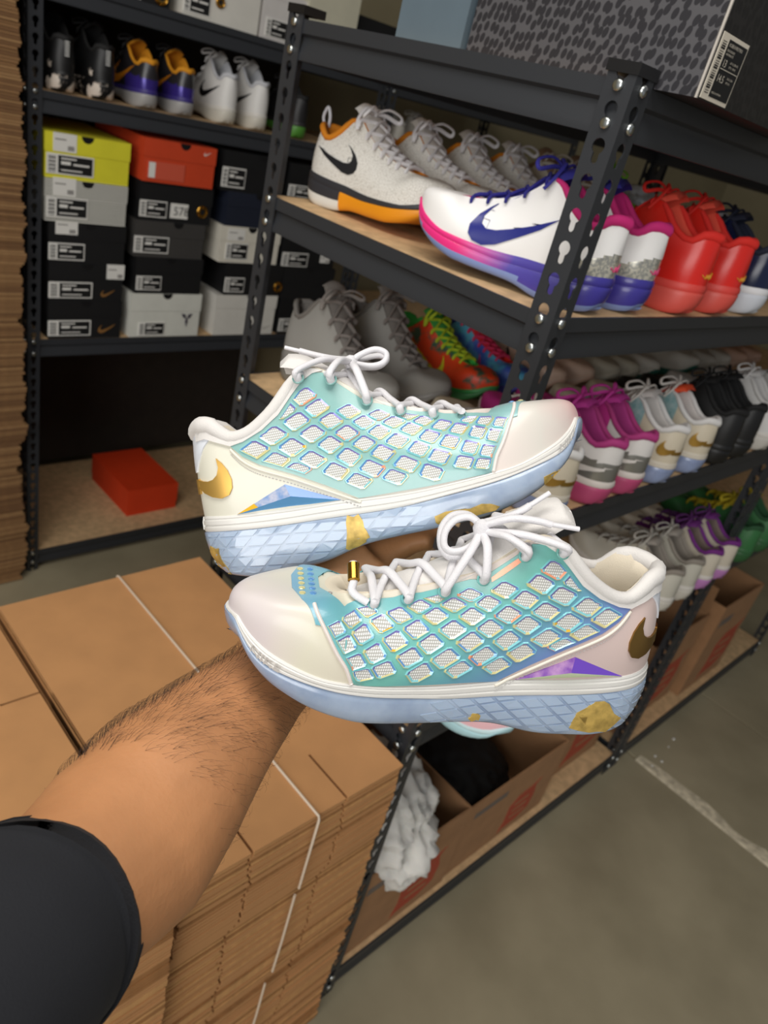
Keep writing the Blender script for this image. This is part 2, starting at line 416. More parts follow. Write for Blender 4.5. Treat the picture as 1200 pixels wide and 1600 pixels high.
def shoe_meshes(name, mats, n=56, rows=9, hz=1.0, sole_h=1.0, wide=1.0, zone=None, band=False, sole_zone=None, lace=True, lace_n=5, tongue_up=.0, lace_r=.0026):
    """meshes of one low sneaker, 305 mm long, heel at x=0; mats: dict part->material(s)"""
    L = .3125; O = outline(n)
    tb, tbb, tbt, tt = smooth_tab(T_BOT), smooth_tab(T_BB), smooth_tab(T_BT), smooth_tab(T_TOP)
    xv = tt[-1][0] - .001; xvB = .735 * L; xh = tt[0][0]
    P = []
    for o in O: P.append((o.x * L, o.y * L * wide))
    base0 = -.006
    def ztop(x):
        z = interp(tt, x); zb = interp(tbt, x); return zb + (z - zb) * (1 + (hz - 1) * (1 - sm(.12, .22, x)))
    out = {}
    # --- outsole / midsole
    def ring(sc, off, zf, xs=1.0):
        r = []
        for x, y in P:
            cx = .5 * L; nx, ny = (x - cx) / (.5 * L), y / (.16 * L)
            r.append((cx + (x - cx) * xs + 0, y * sc + (off if y > 1e-6 else (-off if y < -1e-6 else 0)) * min(1, abs(y) / .02), zf(x)))
        return r
    B = lambda x: interp(tb, x) * sole_h + (1 - sole_h) * base0
    BB = lambda x: interp(tbb, x); BT = lambda x: interp(tbt, x)
    mid = lambda f: (lambda x: B(x) + (BB(x) - B(x)) * f)
    mb = MB()
    cen = [(x, 0, B(x) + .0015) for x, y in P]
    mb.grid([cen, ring(.55, 0, B, .94), ring(.88, 0, B, .955), ring(.94, 0, lambda x: B(x) + .002, .967), ring(.985, 0, mid(.25), .985), ring(1.0, 0, mid(.5), 1.0), ring(1.0, 0, mid(.8), 1.008), ring(.985, 0, mid(.97), 1.008), ring(.97, 0, BB, 1.0), ring(.94, 0, BB, .985)], True, mi=sole_zone or 0)
    out['outsole'] = mb.mesh(name + '_outsole', mats['outsole'], angle=60, merge=1e-6)
    mb = MB(); md2 = lambda f: (lambda x: BB(x) + (BT(x) - BB(x)) * f)
    if band:
        pr = [(.95, .97, 0), (.985, 1.0, .0), (1.000, 1.004, .10), (.998, 1.004, .28), (.978, .996, .34), (.978, .996, .38), (.996, 1.002, .44), (.996, 1.002, .68), (.978, .994, .74), (.975, .994, .78), (.985, .998, .84), (.975, .993, .97), (.95, .98, 1.0), (.90, .95, .98)]
    else:
        pr = [(.95, .985, 0), (.985, 1.0, .0), (1.0, 1.01, .25), (.995, 1.006, .7), (.97, .995, .97), (.93, .975, 1.0)]
    mb.grid([ring(s, 0, md2(z), xs) for s, xs, z in pr], True)
    out['midsole'] = mb.mesh(name + '_midsole', mats['midsole'], angle=35)
    # --- upper
    TP = []; RW = []
    for x, y in P:
        sg = 1 if y > 1e-7 else (-1 if y < -1e-7 else 0)
        b = Vector(((x - .5 * L) * .992 + .5 * L, y * .955, BT(x) - .002))
        if x <= xvB:
            tx = xh + (x / xvB) * (xv - xh); T = Vector((tx, sg * interp(T_TOP_Y, tx - xh), ztop(tx)))
        else:
            th = (x - xvB) / (L - xvB) * math.pi / 2; T = Vector((xv + .012 * math.sin(th), sg * interp(T_TOP_Y, xv - xh) * math.cos(th), ztop(xv) - .001 * math.sin(th)))
        toe = sm(.66 * L, .88 * L, x); dz = T.z - b.z; d = Vector((b.x - T.x, b.y - T.y, 0))
        k1, k2, k3 = .5 + .50 * toe, .42 + .46 * toe, .30 - .36 * toe
        outw = Vector((0, sg, 0)) * .004 * (1 - toe)
        p1 = b + Vector((0, 0, k1 * dz)) + outw; p2 = T + d * k2 + Vector((0, 0, -k3 * dz))
        heel = 1 - sm(0, .05, x)
        p1 += Vector((.001 * heel, 0, 0)); p2 += Vector((-.001 * heel, 0, 0))
        rib = []
        for i in range(rows + 1):
            t = i / rows; q = (1 - t) ** 3 * b + 3 * (1 - t) ** 2 * t * p1 + 3 * (1 - t) * t * t * p2 + t ** 3 * T; rib.append(q)
        RW.append(rib); TP.append(T)
    rws = [[RW[k][i] for k in range(n)] for i in range(rows + 1)]
    mb = MB(); mb.grid(rws, True, mi=zone or 0)
    out['upper'] = mb.mesh(name + '_upper', mats['upper'], angle=70)
    # --- lining
    C0 = Vector((.13, 0, 0)); mb = MB(); l0 = [t.copy() for t in TP]
    def inset(t, k, dz, zmin):
        q = Vector((t.x + (.5 * (xh + xv) - t.x) * k * .5, t.y * (1 - k), 0)); q.z = max(t.z + dz, zmin); return q
    l1 = [inset(t, .10, .001, 0) for t in TP]; l2 = [inset(t, .22, -.010, 0) for t in TP]; l3 = [inset(t, .12, -.035, BT(.1) - .004) for t in TP]
    l4 = [Vector((q.x, q.y, BT(min(max(q.x, 0), L)) + .002)) for q in l3]; l5 = [Vector((q.x, 0, q.z)) for q in l4]
    mb.grid([l0, l1, l2, l3, l4, l5], True); out['lining'] = mb.mesh(name + '_lining', mats['lining'], angle=70)
    # --- padded collar roll
    col = [t for t in TP if t.x < .105]; i0 = max(range(n), key=lambda k: TP[k].x)
    seq = [TP[(i0 + k) % n] for k in range(n)]; seq = [t for t in seq if t.x < .112]
    seq = [Vector((t.x + (.0015 if t.x < xh + .01 else 0), t.y * .975, t.z - .002)) for t in seq]
    rr = []
    for t in seq:
        e = sm(.112, .085, t.x); hb = 1 - sm(xh, xh + .045, t.x); rr.append((.0052 * (.45 + .55 * e) * (1 + .5 * hb), .0044 * (.5 + .5 * e) * (1 + .35 * hb)))
    mb = MB(); mb.tube(seq, rr, 10, up=(0, 0, 1)); out['collar'] = mb.mesh(name + '_collar', mats.get('collar', mats['lining']), angle=80)
    # --- tongue
    tpts = catmull([(xv - .004, 0, ztop(xv) - .006), (.20, 0, ztop(.20) + .001), (.16, 0, ztop(.16) + .006), (.125, 0, ztop(.125) + .010), (.105, 0, ztop(.10) + .016 + tongue_up), (.0915, 0, ztop(.10) + .020 + tongue_up)], 4)
    rws = []; k = len(tpts)
    for i, p in enumerate(tpts):
        wd = .012 + .012 * sm(0, .5, i / (k - 1)) - .004 * sm(.7, 1, i / (k - 1)); r = []
        for a in range(13):
            u = -1 + 2 * a / 12; r.append((p.x - .004 * abs(u) ** 2 * 0, u * wd, p.z - .010 * u * u * (wd / .027)))
        for a in range(12, -1, -1):
            u = -1 + 2 * a / 12; th = .006 * sm(0, .6, i / (k - 1)) + .002; r.append((p.x - th * .9, u * wd * .97, p.z - .010 * u * u * (wd / .027) - th * .6))
        rws.append(r)
    mb = MB(); b = 0; mb.grid(rws, True); nn = 26; mb.f += [tuple(range(nn)), tuple((k - 1) * nn + q for q in range(nn))]; mb.m += [0, 0]
    out['tongue'] = mb.mesh(name + '_tongue', mats.get('tongue', mats['lining']), angle=60)
    # --- laces
    if lace:
        mb = MB(); xs = [.118 + (.222 - .118) * i / (lace_n - 1) for i in range(lace_n)]
        def eye(x, s): return Vector((x, s * (interp(T_TOP_Y, x - xh) + .007), ztop(x) - .0035))
        for i, x in enumerate(xs):
            for s in (1, -1):
                a = eye(x, s); bb = eye(xs[min(i + 1, lace_n - 1)] if i % 2 == 0 or True else x, -s) if i < lace_n - 1 else eye(x, -s)
                if i == lace_n - 1 and s == -1: continue
                m_ = (a + bb) / 2; m_.z = max(a.z, bb.z) + .0075 + .0015 * s
                e1 = a + Vector((0, -s * .007, .0065)); e2 = bb + Vector((0, s * .007, .0065))
                mb.tube(catmull([a - Vector((0, 0, .003)), a + Vector((0, s * .001, .0025)), e1, m_, e2, bb - Vector((0, 0, .002))], 4), lace_r, 6, squash=.7)
        a = Vector((xs[0] - .004, 0, ztop(xs[0]) + .016))
        for s in (1, -1):   # bow loops and ends
            mb.tube(catmull([a, a + Vector((.012, s * .018, .010)), a + Vector((.022, s * .040, .004)), a + Vector((.016, s * .044, -.006)), a + Vector((.006, s * .022, .0)), a], 5), lace_r, 6, squash=.7)
            mb.tube(catmull([a, a + Vector((-.006, s * .016, .006)), a + Vector((-.004, s * .034, -.012)), a + Vector((.004, s * .040, -.028))], 5), lace_r, 6, squash=.7)
        mb.lathe([(.0001, -.005), (.005, -.003), (.005, .003), (.0001, .005)], 8, Matrix.Translation(a))
        out['laces'] = mb.mesh(name + '_laces', mats.get('laces', mats['lining']), angle=70)
    out['_surf'] = [out['upper'], out['midsole'], out['outsole']]
    out['_fn'] = dict(ztop=ztop, BT=BT, BB=BB, B=B, xh=xh, xv=xv, top_y=lambda x: interp(T_TOP_Y, x - xh))
    return out
SW = [(-.5, .20), (-.36, -.02), (-.28, -.14), (-.16, -.20), (-.02, -.16), (.12, -.09), (.3, .02), (.55, .17), (.28, .09), (.08, .035), (-.06, .0), (-.18, -.02), (-.28, .01), (-.38, .08)]
SW_FULL = [(.62, .30), (.30, .13), (.05, .02), (-.15, -.055), (-.29, -.075), (-.37, -.03), (-.39, .06), (-.34, .17), (-.27, .26), (-.36, .18), (-.46, .06), (-.52, -.08), (-.50, -.19), (-.42, -.26), (-.28, -.28), (-.10, -.22), (.15, -.06), (.42, .12)]
def swoosh(cx, cz, s, ang=0, flip=True, shape=SW_FULL):
    c, si = math.cos(ang), math.sin(ang); out = []
    for a, b in shape:
        if flip: a = -a
        out.append((cx + s * (a * c - b * si), cz + s * (a * si + b * c)))
    return out
_shoe_cache = {}
def bg_shoe(spec):
    """prototype meshes for a shelf sneaker"""
    if spec['key'] in _shoe_cache: return _shoe_cache[spec['key']]
    k = spec['key']; M = spec['mats']
    o = shoe_meshes(k, M, n=spec.get('n', 56), rows=spec.get('rows', 10), hz=spec.get('hz', 1), sole_h=spec.get('sole_h', 1), wide=spec.get('wide', 1), zone=spec.get('zone'), tongue_up=spec.get('tongue_up', 0), lace=spec.get('lace', True), lace_n=spec.get('lace_n', 5), lace_r=spec.get('lace_r', .0028), band=spec.get('band', False), sole_zone=spec.get('sole_zone'))
    parts = [(p, o[p]) for p in ('outsole', 'midsole', 'upper', 'lining', 'collar', 'tongue', 'laces') if p in o]
    su = Surf(o['_surf'])
    for nm, poly, m, t in spec.get('patches', []):
        for D in ((0, 1, 0), (0, -1, 0)):
            mb = MB(); patch(mb, su.view(D, (1, 0, 0)), poly, t, .012); parts.append((nm, mb.mesh(k + '_' + nm, m, angle=50)))
    for nm, poly, m, t in spec.get('heel_patches', []):
        mb = MB(); patch(mb, su.view((1, 0, 0), (0, 1, 0)), poly, t, .008); parts.append((nm, mb.mesh(k + '_' + nm, m, angle=50)))
    if spec.get('script'):
        mb = MB(); v = su.view((1, 0, 0), (0, 1, 0)); z0, sc = spec['script'][1:]
        pts = catmull([(-.016, .003), (-.012, .006), (-.013, .0), (-.009, -.003), (-.006, .004), (-.003, .0), (-.004, -.004), (0, -.002), (.002, .003), (.004, -.002), (.007, .003), (.008, -.003), (.012, -.001), (.016, .002)] if False else [(-.016, .003, 0), (-.012, .006, 0), (-.013, 0, 0), (-.009, -.003, 0), (-.006, .004, 0), (-.003, 0, 0), (-.004, -.004, 0), (0, -.002, 0), (.002, .003, 0), (.004, -.002, 0), (.007, .003, 0), (.008, -.003, 0), (.012, -.001, 0), (.016, .002, 0)], 4)
        strip(mb, v, [(p.x * sc, z0 + p.y * sc) for p in pts], .0007, .0008, n=5); parts.append(('script', mb.mesh(k + '_script', spec['script'][0])))
    for ex in spec.get('extra', []):
        nm, m, fn = ex; mb = MB(); fn(mb, o['_fn']); parts.append((nm, mb.mesh(k + '_' + nm, m, angle=60)))
    _shoe_cache[k] = parts; return parts
def place_shoe(spec, x, y_heel, z, d, label, group=None, yaw=0, tilt=0, cat='sneaker', name='sneaker', scale=1):
    """d=+1: heel at the camera side, toe into the shelf (+Y); d=-1 toe towards the aisle (-Y)"""
    r = thing(name, label, cat, (x, y_heel, z + .0065 * scale * spec.get('lift', 1)), d * math.pi / 2 + yaw, group)
    r.scale = (scale,) * 3
    for nm, me in bg_shoe(spec): link(nm, me, r)
    return r

# ------------------------------------------------------------------ the two held sneakers
def hero_mats(tag_, cream, cream2, panel_stops, wts):
    M = {}
    M['upper'] = mat('pearl leather ' + tag_, cream, .42, bump=.05, bump_scale=1500, coat=.25, film=0, sheen=.15)
    axis_ramp(M['upper'], 'X', cream2, noise_mix=.05, nscale=18)
    M['panel'] = mat('iridescent film ' + tag_, '7fd0cf', .3, .0, coat=.55, film=0, bump=.12, bump_scale=1900)
    axis_ramp(M['panel'], 'X', panel_stops, noise_mix=.03, nscale=25, wts=wts)  # film's angle-dependent sheen put into the colour as a fixed gradient
    M['outsole'] = mat('icy rubber', '8b9cb6', .2, coat=.5, sss=.12, col2='a6b5c9', noise_scale=38, band=(.35, .65), bump=.1, bump_scale=90)
    M['midsole'] = mat('white foxing rubber', 'd9d7d2', .35)
    M['lining'] = mat('white knit lining', 'd8d4d0', .85, bump=.35, bump_scale=1400, sheen=.2)
    M['lining_in'] = mat('cream inner lining', 'd8cdb9', .8, bump=.2, bump_scale=1200)
    M['laces'] = mat('white rope lace', 'dddbde', .75, bump=.5, bump_scale=1500)
    return M
M_MESHW = mat('white woven mesh', 'dcdcd8', .7)
def _weave():
    nt, b = nodes_of(M_MESHW); tc = nt.nodes.new('ShaderNodeTexCoord'); sx = nt.nodes.new('ShaderNodeSeparateXYZ'); nt.links.new(tc.outputs['Object'], sx.inputs[0])
    a = math_node(nt, 'SINE', math_node(nt, 'MULTIPLY', math_node(nt, 'ADD', sx.outputs[0], math_node(nt, 'MULTIPLY', sx.outputs[2], .25)), 4200)); c = math_node(nt, 'SINE', math_node(nt, 'MULTIPLY', sx.outputs[2], 3300))
    v = math_node(nt, 'MULTIPLY', math_node(nt, 'ADD', a, 1), math_node(nt, 'ADD', c, 1))
    r = nt.nodes.new('ShaderNodeValToRGB'); r.color_ramp.elements[0].position = .08; r.color_ramp.elements[1].position = .4
    r.color_ramp.elements[0].color = lin('a9a8a2'); r.color_ramp.elements[1].color = lin('e9e9e6')
    nt.links.new(math_node(nt, 'DIVIDE', v, 4), r.inputs['Fac']); nt.links.new(r.outputs['Color'], b.inputs['Base Color'])
_weave()
M_RIM = [mat('film edge violet', '8d86cf', .15, .3, coat=.8), mat('film edge blue', '6fa6e0', .15, .3, coat=.8), mat('film edge aqua', '8fd6dc', .15, .2, coat=.8), mat('film edge straw', 'e6dca0', .15, .3, coat=.8),
         mat('film edge coral', 'f5a27c', .2, .1, coat=.8), mat('film edge amber', 'f2c03a', .15, .2, coat=.8)]  # film glints as fixed colours, given to window facets by direction
M_GOLDF = mat('gold fleck in rubber', 'c9a95c', .4, .35, noise_amt=.25, noise_scale=120)
M_STITCH = mat('stitch thread', 'b9b6b4', .8)
# lattice of windows (drawing units, measured on the side view)
_A = {(0, 0): (195, 715), (1, 0): (365, 800), (2, 0): (535, 865), (0, 1): (345, 605), (1, 1): (490, 695), (2, 1): (650, 790), (3, 1): (830, 880), (4, 1): (1010, 955), (0, 2): (525, 495), (1, 2): (650, 590), (2, 2): (785, 675), (3, 2): (930, 770), (4, 2): (1110, 858), (-1, 2): (425, 405), (-1, 3): (580, 300), (0, 3): (680, 390), (1, 3): (790, 490), (2, 3): (915, 585), (3, 3): (1050, 667), (4, 3): (1195, 740), (1, 4): (925, 415), (2, 4): (1045, 500), (3, 4): (1165, 575), (2, 5): (1160, 438), (3, 5): (1280, 495), (4, 5): (1415, 550), (4, 4): (1310, 645), (3, 6): (1400, 435), (4, 6): (1515, 485), (5, 5): (1560, 610), (5, 4): (1475, 710), (5, 3): (1380, 825), (5, 2): (1290, 925), (5, 6): (1660, 520), (6, 5): (1715, 655), (6, 4): (1630, 770), (6, 3): (1570, 890), (6, 6): (1790, 550), (7, 6): (1930, 580), (8, 6): (2050, 605), (6, 7): (1880, 465), (7, 7): (1990, 487), (8, 7): (2105, 505), (7, 5): (1865, 700), (8, 5): (2000, 725), (7, 4): (1815, 812), (8, 4): (1958, 822), (7, 8): (2060, 410), (8, 8): (2145, 420)}
CEN = {k: loc((360 + .2 * a, 560 + .2 * b)) for k, (a, b) in _A.items()}
PANEL_PX = [(360, 698), (380, 690), (410, 672), (436, 648), (456, 618), (472, 596), (488, 583), (504, 582), (516, 590), (530, 600), (544, 609), (560, 619), (572, 629), (590, 629), (616, 635), (636, 639), (658, 642), (682, 642), (698, 645), (718, 645), (736, 644), (750, 644), (762, 645), (801, 645), (794, 662), (782, 690), (772, 712), (767, 738), (670, 759), (570, 777), (562, 778), (510, 758), (460, 741), (406, 726), (380, 714)]
PANEL = locs(PANEL_PX)
def pinset(poly, d):
    poly = ccw(poly); out = []; n = len(poly)
    for i in range(n):
        a, b, c = Vector(poly[i - 1]), Vector(poly[i]), Vector(poly[(i + 1) % n]); t1 = (b - a).normalized(); t2 = (c - b).normalized()
        nn = Vector((-t1.y - t2.y, t1.x + t2.x)); nn = nn.normalized() if nn.length > 1e-6 else Vector((-t1.y, t1.x)); out.append(tuple(b + nn * d))
    return out
PANEL_IN = pinset(PANEL, .0030)
def near_pair(ij):
    i, j = ij
    def g(a, b, s):
        p, q = CEN.get((i + a, j + b)), CEN.get((i - a, j - b)); c = Vector(CEN[ij])
        if p and q: return (Vector(p) - Vector(q)) / 2
        if p: return Vector(p) - c
        if q: return c - Vector(q)
        return Vector(s)
    return g(1, 0, (.013, -.006)), g(0, 1, (.014, .011))
def windows():
    W = []
    for ij, c in CEN.items():
        e1, e2 = near_pair(ij); c = Vector(c); k = .425
        sq = [tuple(c + e1 * (k * a) + e2 * (k * b)) for a, b in ((-1, -.72), (-.72, -1), (.72, -1), (1, -.72), (1, .72), (.72, 1), (-.72, 1), (-1, .72))]
        q = clip_convex(PANEL_IN, ccw(sq))
        if len(q) >= 3 and abs(area2(q)) > 2.2e-5: W.append((ij, ccw(q)))
    return W
def hero(name, label, side, M, gem_mats, gold, pose):
    o = shoe_meshes(name, dict(M, lining=M['lining_in'], collar=M['lining'], tongue=M['lining']), n=150, rows=24, band=True, lace=False)
    root = thing(name, label, 'sneaker', group='pale iridescent pair of sneakers'); root.matrix_world = pose
    for p in ('outsole', 'midsole', 'upper', 'lining', 'collar', 'tongue'):
        q = link(p, o[p], root)
        if p == 'midsole': tag(q, 'white ribbed rubber band around the sole')
        if p == 'outsole': tag(q, 'icy translucent blue outsole')
    D = (0, -side, 0); su = Surf(o['_surf']).view(D, (1, 0, 0)); fn = o['_fn']
    # panel on both sides
    for s in (side, -side):
        mb = MB(); patch(mb, su.view((0, -s, 0), (1, 0, 0)), PANEL, .0012, .005)
        p = mb.build('lattice_panel', M['panel'], root, angle=60); tag(p, 'turquoise iridescent lattice panel')
        if s == side: pan = p
    rnd = random.Random(5)
    sup = Surf([pan.data]).view(D, (1, 0, 0))
    for ij, q in windows():
        c = Vector((sum(p[0] for p in q) / len(q), sum(p[1] for p in q) / len(q))); mb = MB(); R = []
        for k, h in ((1.06, .0), (1.0, .0010), (.95, .0010), (.77, .0003)):
            row = []
            for p in q:
                pp = c + (Vector(p) - c) * k; l, n = sup.at(pp.x, pp.y); row.append(l + n * h)
            R.append(row)
        nq = len(q); mi = []
        for row in range(3):
            for i in range(nq):
                a, b = Vector(q[i]), Vector(q[(i + 1) % nq]); e = (b - a); out = Vector((e.y, -e.x)); ang = math.degrees(math.atan2(out.y, out.x))
                if row < 2: mi.append(3 if (-100 < ang < 20) else 2)
                else:
                    if 20 <= ang < 115: v = 0
                    elif ang >= 115 or ang < -150: v = 1
                    elif -150 <= ang < -60: v = 2 if rnd.random() < .5 else 3
                    else: v = rnd.choice([3, 2, 1])
                    mi.append(v)
        if rnd.random() < .12: mi = [4 if v == 3 else v for v in mi]
        if rnd.random() < .12: mi = [5 if (v in (3, 4) and i >= 2 * nq) else v for i, v in enumerate(mi)]
        mb.grid(R, True, mi=mi)
        mb.add(R[3], [tuple(range(nq))], 6)
        mb.build('window', M_RIM + [M_MESHW], pan, smooth=False)
    # seams
    mb = MB(); seam = catmull([(p[0], p[1], 0) for p in locs([(806, 631), (803, 640), (795, 660), (783, 692), (773, 714), (768, 738)])], 6)
    sv = su; strip(mb, sv, [(p.x, p.y) for p in seam], .0014, .0008, n=8)
    mb.build('toe_seam', mat('pearl piping ' + name[-1:] + str(side), 'e2d8d2', .4), root)
    edge = catmull([(p[0], p[1], 0) for p in locs([(360, 698), (380, 716), (406, 729), (460, 744), (510, 761), (566, 780)])], 10)
    mb = MB(); strip(mb, su, [(p.x - .0006, p.y - .0022) for p in edge], .0011, .0006, n=8); mb.build('panel_piping', mat('cream piping', 'e6e0d2', .45), root)
    mb = MB()
    pl = [(p.x - .001, p.y - .0058) for p in edge]; d = 0
    for a, b in zip(pl, pl[1:]):
        sgm = (Vector(b) - Vector(a)).length; nseg = max(1, int(sgm / .0024))
        for k in range(nseg):
            p0 = Vector(a).lerp(Vector(b), k / nseg); p1 = Vector(a).lerp(Vector(b), (k + .55) / nseg); strip(mb, su, [p0, p1], .00035, .0004, n=4)
    tag(mb.build('stitching', M_STITCH, root), kind='stuff')
    # gem facets
    g = locs([(370.5, 804), (446, 757), (534, 781)]); rp = loc((456, 774.5)); mid_ = rp
    mb = MB()
    def fac(a, b, c_, h, mi):
        vs = []
        for p, hh in ((a, .0008), (b, .0008), (c_, h)):
            l, n = su.at(*p); vs.append(l + n * hh)
        mb.add(vs, [(0, 1, 2)], mi)
    fac(g[0], g[1], rp, .006, 0); fac(g[1], g[2], rp, .006, 1); fac(g[2], g[0], rp, .006, 2)
    q = [su.at(*p) for p in g]; mb.add([l - n * .001 for l, n in q] + [l + n * .0008 for l, n in q], [(0, 1, 4, 3), (1, 2, 5, 4), (2, 0, 3, 5)], 1)
    if side < 0:
        a_, b_, c_ = Vector(g[0]), Vector(g[0]).lerp(Vector(g[1]), .36), Vector(g[0]).lerp(Vector(rp), .40); vs = []
        for p, hh in ((a_, .0012), (b_, .0013), (c_, .0034)):
            l, n = su.at(p.x, p.y); vs.append(l + n * hh)
        mb.add(vs, [(0, 1, 2)], 3)
    else:
        m2_ = MB(); patch(m2_, sup, locs([(512, 592), (530, 604), (548, 616), (562, 626), (562, 632), (546, 623), (528, 611), (512, 599)]), .0006, .004); m2_.build('painted_glint', M_RIM[4], root)  # coral edge glint painted as a thin raised strip
    tag(mb.build('gem_facet', gem_mats + [M_RIM[5]], root, smooth=False), 'faceted shiny triangle above the sole')
    # swoosh on the heel, wraps round
    sw = [(228, 640), (243, 690), (235, 730), (212, 755), (180, 765), (150, 764), (118, 756), (110, 790), (130, 806), (160, 829), (210, 849), (262, 855), (303, 836), (321, 797), (317, 752), (293, 703), (260, 665)]
    poly = locs([(270 + .2917 * a, 530 + .2917 * b) for a, b in sw])
    poly = [(max(p[0], .0042), p[1]) for p in poly]
    for s in (side, -side):
        mb = MB(); patch(mb, su.view((0, -s, 0), (1, 0, 0)), poly, .0016, .004); tag(mb.build('swoosh', gold, root, angle=50), 'raised gold swoosh wrapping the heel')
    zs_ = [p[1] for p in locs([(300, 752), (300, 762)])]
    mb = MB(); patch(mb, su.view((1, 0, 0), (0, 1, 0)), [(-.017, zs_[1] - .006), (.017, zs_[1] - .006), (.017, zs_[0] + .001), (-.017, zs_[0] + .001)], .0015, .004); mb.build('swoosh', gold, root, angle=50)
    # heel tab wraps round the back, knit collar band
    m_tab = mat('white smooth heel tab', 'dfe3ea', .35)
    zt = loc((300, 680))[1]
    mb = MB(); patch(mb, su.view((1, 0, 0), (0, 1, 0)), [(-.0255, zt - .004), (-.014, zt - .028), (.014, zt - .028), (.0255, zt - .004), (.022, zt + .002), (-.022, zt + .002)], .0012, .005); mb.build('heel_tab', m_tab, root, angle=50)
    for s in (side, -side):
        mb = MB(); patch(mb, su.view((0, -s, 0), (1, 0, 0)), [(max(p[0], .010), p[1]) for p in locs([(296, 668), (302, 664), (322, 662), (340, 674), (357, 682), (378, 678), (398, 666), (425, 640), (445, 612), (457, 594), (470, 583), (485, 576), (504, 579), (488, 584), (472, 597), (456, 619), (436, 649), (410, 673), (380, 691), (360, 698), (340, 693), (318, 686), (300, 690)])], .0022, .005); mb.build('collar_band', M['lining'], root, angle=50)
    # vamp strip with studs across the toe end of the throat
    vt = su.view((0, 0, -1), (1, 0, 0), (0, 0, 0), (0, 1, 0))
    mb = MB(); patch(mb, vt, [(.231, -.043), (.255, -.041), (.264, -.027), (.270, -.010), (.270, .010), (.264, .027), (.255, .041), (.231, .043), (.235, .028), (.244, .020), (.2515, .009), (.2515, -.009), (.244, -.020), (.235, -.028)], .0010, .004); vp = mb.build('vamp_strip', M['panel'], root, angle=50)
    for yy in (-.02, -.012, -.004, .004, .012, .02):
        for xx in (.2565, .2635):
            l, n = vt.at(xx, yy); mb = MB(); mb.lathe([(.0024, .0008), (.0022, .0016), (.0012, .0021), (.0001, .0022)], 8, Matrix.Translation(l) @ n.to_track_quat('Z', 'Y').to_matrix().to_4x4()); mb.build('stud', M_RIM[1 if xx < .26 else 3], vp)
    mb = MB(); patch(mb, su.view((1, 0, 0), (0, 1, 0)), [(-.006, .036), (.006, .036), (.006, .046), (-.006, .046)], .001, .006); mb.build('heel_notch', M['midsole'], root)
    # sole facets + gold flecks
    sol = ccw(locs([(318, 838), (400, 828), (500, 814), (600, 799), (690, 777), (760, 758), (806, 742), (850, 724), (886, 704), (893, 718), (860, 748), (820, 774), (770, 795), (680, 820), (600, 838), (550, 852), (500, 874), (440, 889), (395, 897), (350, 897), (328, 885)]))
    mfac = mat('icy rubber facet', 'a3b4ca', .15, coat=.6, sss=.15); rn = random.Random(2)
    for i in range(-3, 16):
        for jx in range(-8, 16):
            cx, cz = 345 + 30 * i + 14 * jx, 850 - 2 * i - 17 * jx
            if not (300 < cx < 660 and 780 < cz < 910): continue
            pts = ccw(locs([(cx + a * .40 * 30 + b * .40 * 14, cz - a * .40 * 2 * 1 - b * .40 * 17) for a, b in ((-1, -1), (1, -1), (1, 1), (-1, 1))]))
            q = clip_convex(sol, pts)
            if len(q) < 3 or abs(area2(q)) < 1e-5: continue
            mb = MB(); patch(mb, su, q, .0005, .02); mb.build('sole_facet', mfac, root, smooth=False)
    flecks = [[(321, 857), (338, 859), (343, 880), (357, 901), (342, 902), (326, 893), (320, 874)], [(543, 806), (561, 804), (570, 824), (579, 839), (573, 852), (552, 857), (541, 858), (543, 832)], [(679, 806), (715, 795), (750, 786), (778, 790), (760, 799), (715, 806), (684, 818)], [(848, 745), (878, 733), (884, 738), (866, 752), (850, 756)]]
    if side > 0: flecks = [[(368, 878), (390, 846), (412, 838), (440, 850), (452, 876), (420, 892), (392, 898)], [(395, 850), (420, 846), (446, 866), (430, 880)], [(588, 828), (600, 822), (606, 830), (600, 838), (590, 838)]]
    for q in flecks:
        mb = MB(); q2 = []
        for a, b in zip(q, q[1:] + q[:1]):
            q2 += [a, ((a[0] + b[0]) / 2 + rn.uniform(-3, 3), (a[1] + b[1]) / 2 + rn.uniform(-3, 3))]
        patch(mb, su, locs(q2), .0009, .006); mb.build('gold_fleck', M_GOLDF, root, angle=50)
    return root, o, su, fn
def nike_on(root, fn, side, s0, size, m):
    """raised NIKE lettering along the white band near the toe; s = distance back from the toe tip"""
    O = outline(600); L = .3125; pts = [Vector((o.x * L, o.y * L, 0)) for o in O if o.y * side >= -1e-9]
    pts.sort(key=lambda p: -p.x); acc = [0]
    for p, q in zip(pts, pts[1:]): acc.append(acc[-1] + (q - p).length)
    me = text_mesh('NIKE', size)
    for w_ in me.vertices:
        t = w_.co.x + .22 * w_.co.y; s_ = s0 - t if side < 0 else s0 + t
        k = max(i for i in range(len(acc)) if acc[i] <= s_); p = pts[k].lerp(pts[min(k + 1, len(pts) - 1)], (s_ - acc[k]) / max(1e-9, acc[k + 1] - acc[k]))
        n = Vector((pts[k + 1].y - pts[k].y, -(pts[k + 1].x - pts[k].x), 0)); n = n.normalized() * (1 if n.y * side > 0 else -1)
        f_ = .16 + .62 * w_.co.y / (size * .72); z = fn['BB'](p.x) + (fn['BT'](p.x) - fn['BB'](p.x)) * f_
        w_.co = Vector((p.x, p.y, z)) + n * .0022
    me.materials.clear(); me.materials.append(m); return link('lettering', me, root)
def campose(u, v, depth, X, Y, Z):
    """pose given in camera axes (right, up, towards viewer), origin at drawing position"""
    o = Vector(((u - 600) / FPX * depth, -(v - 800) / FPX * depth, -depth))
    return CAM_M @ Matrix(((X[0], Y[0], Z[0], o.x), (X[1], Y[1], Z[1], o.y), (X[2], Y[2], Z[2], o.z), (0, 0, 0, 1)))
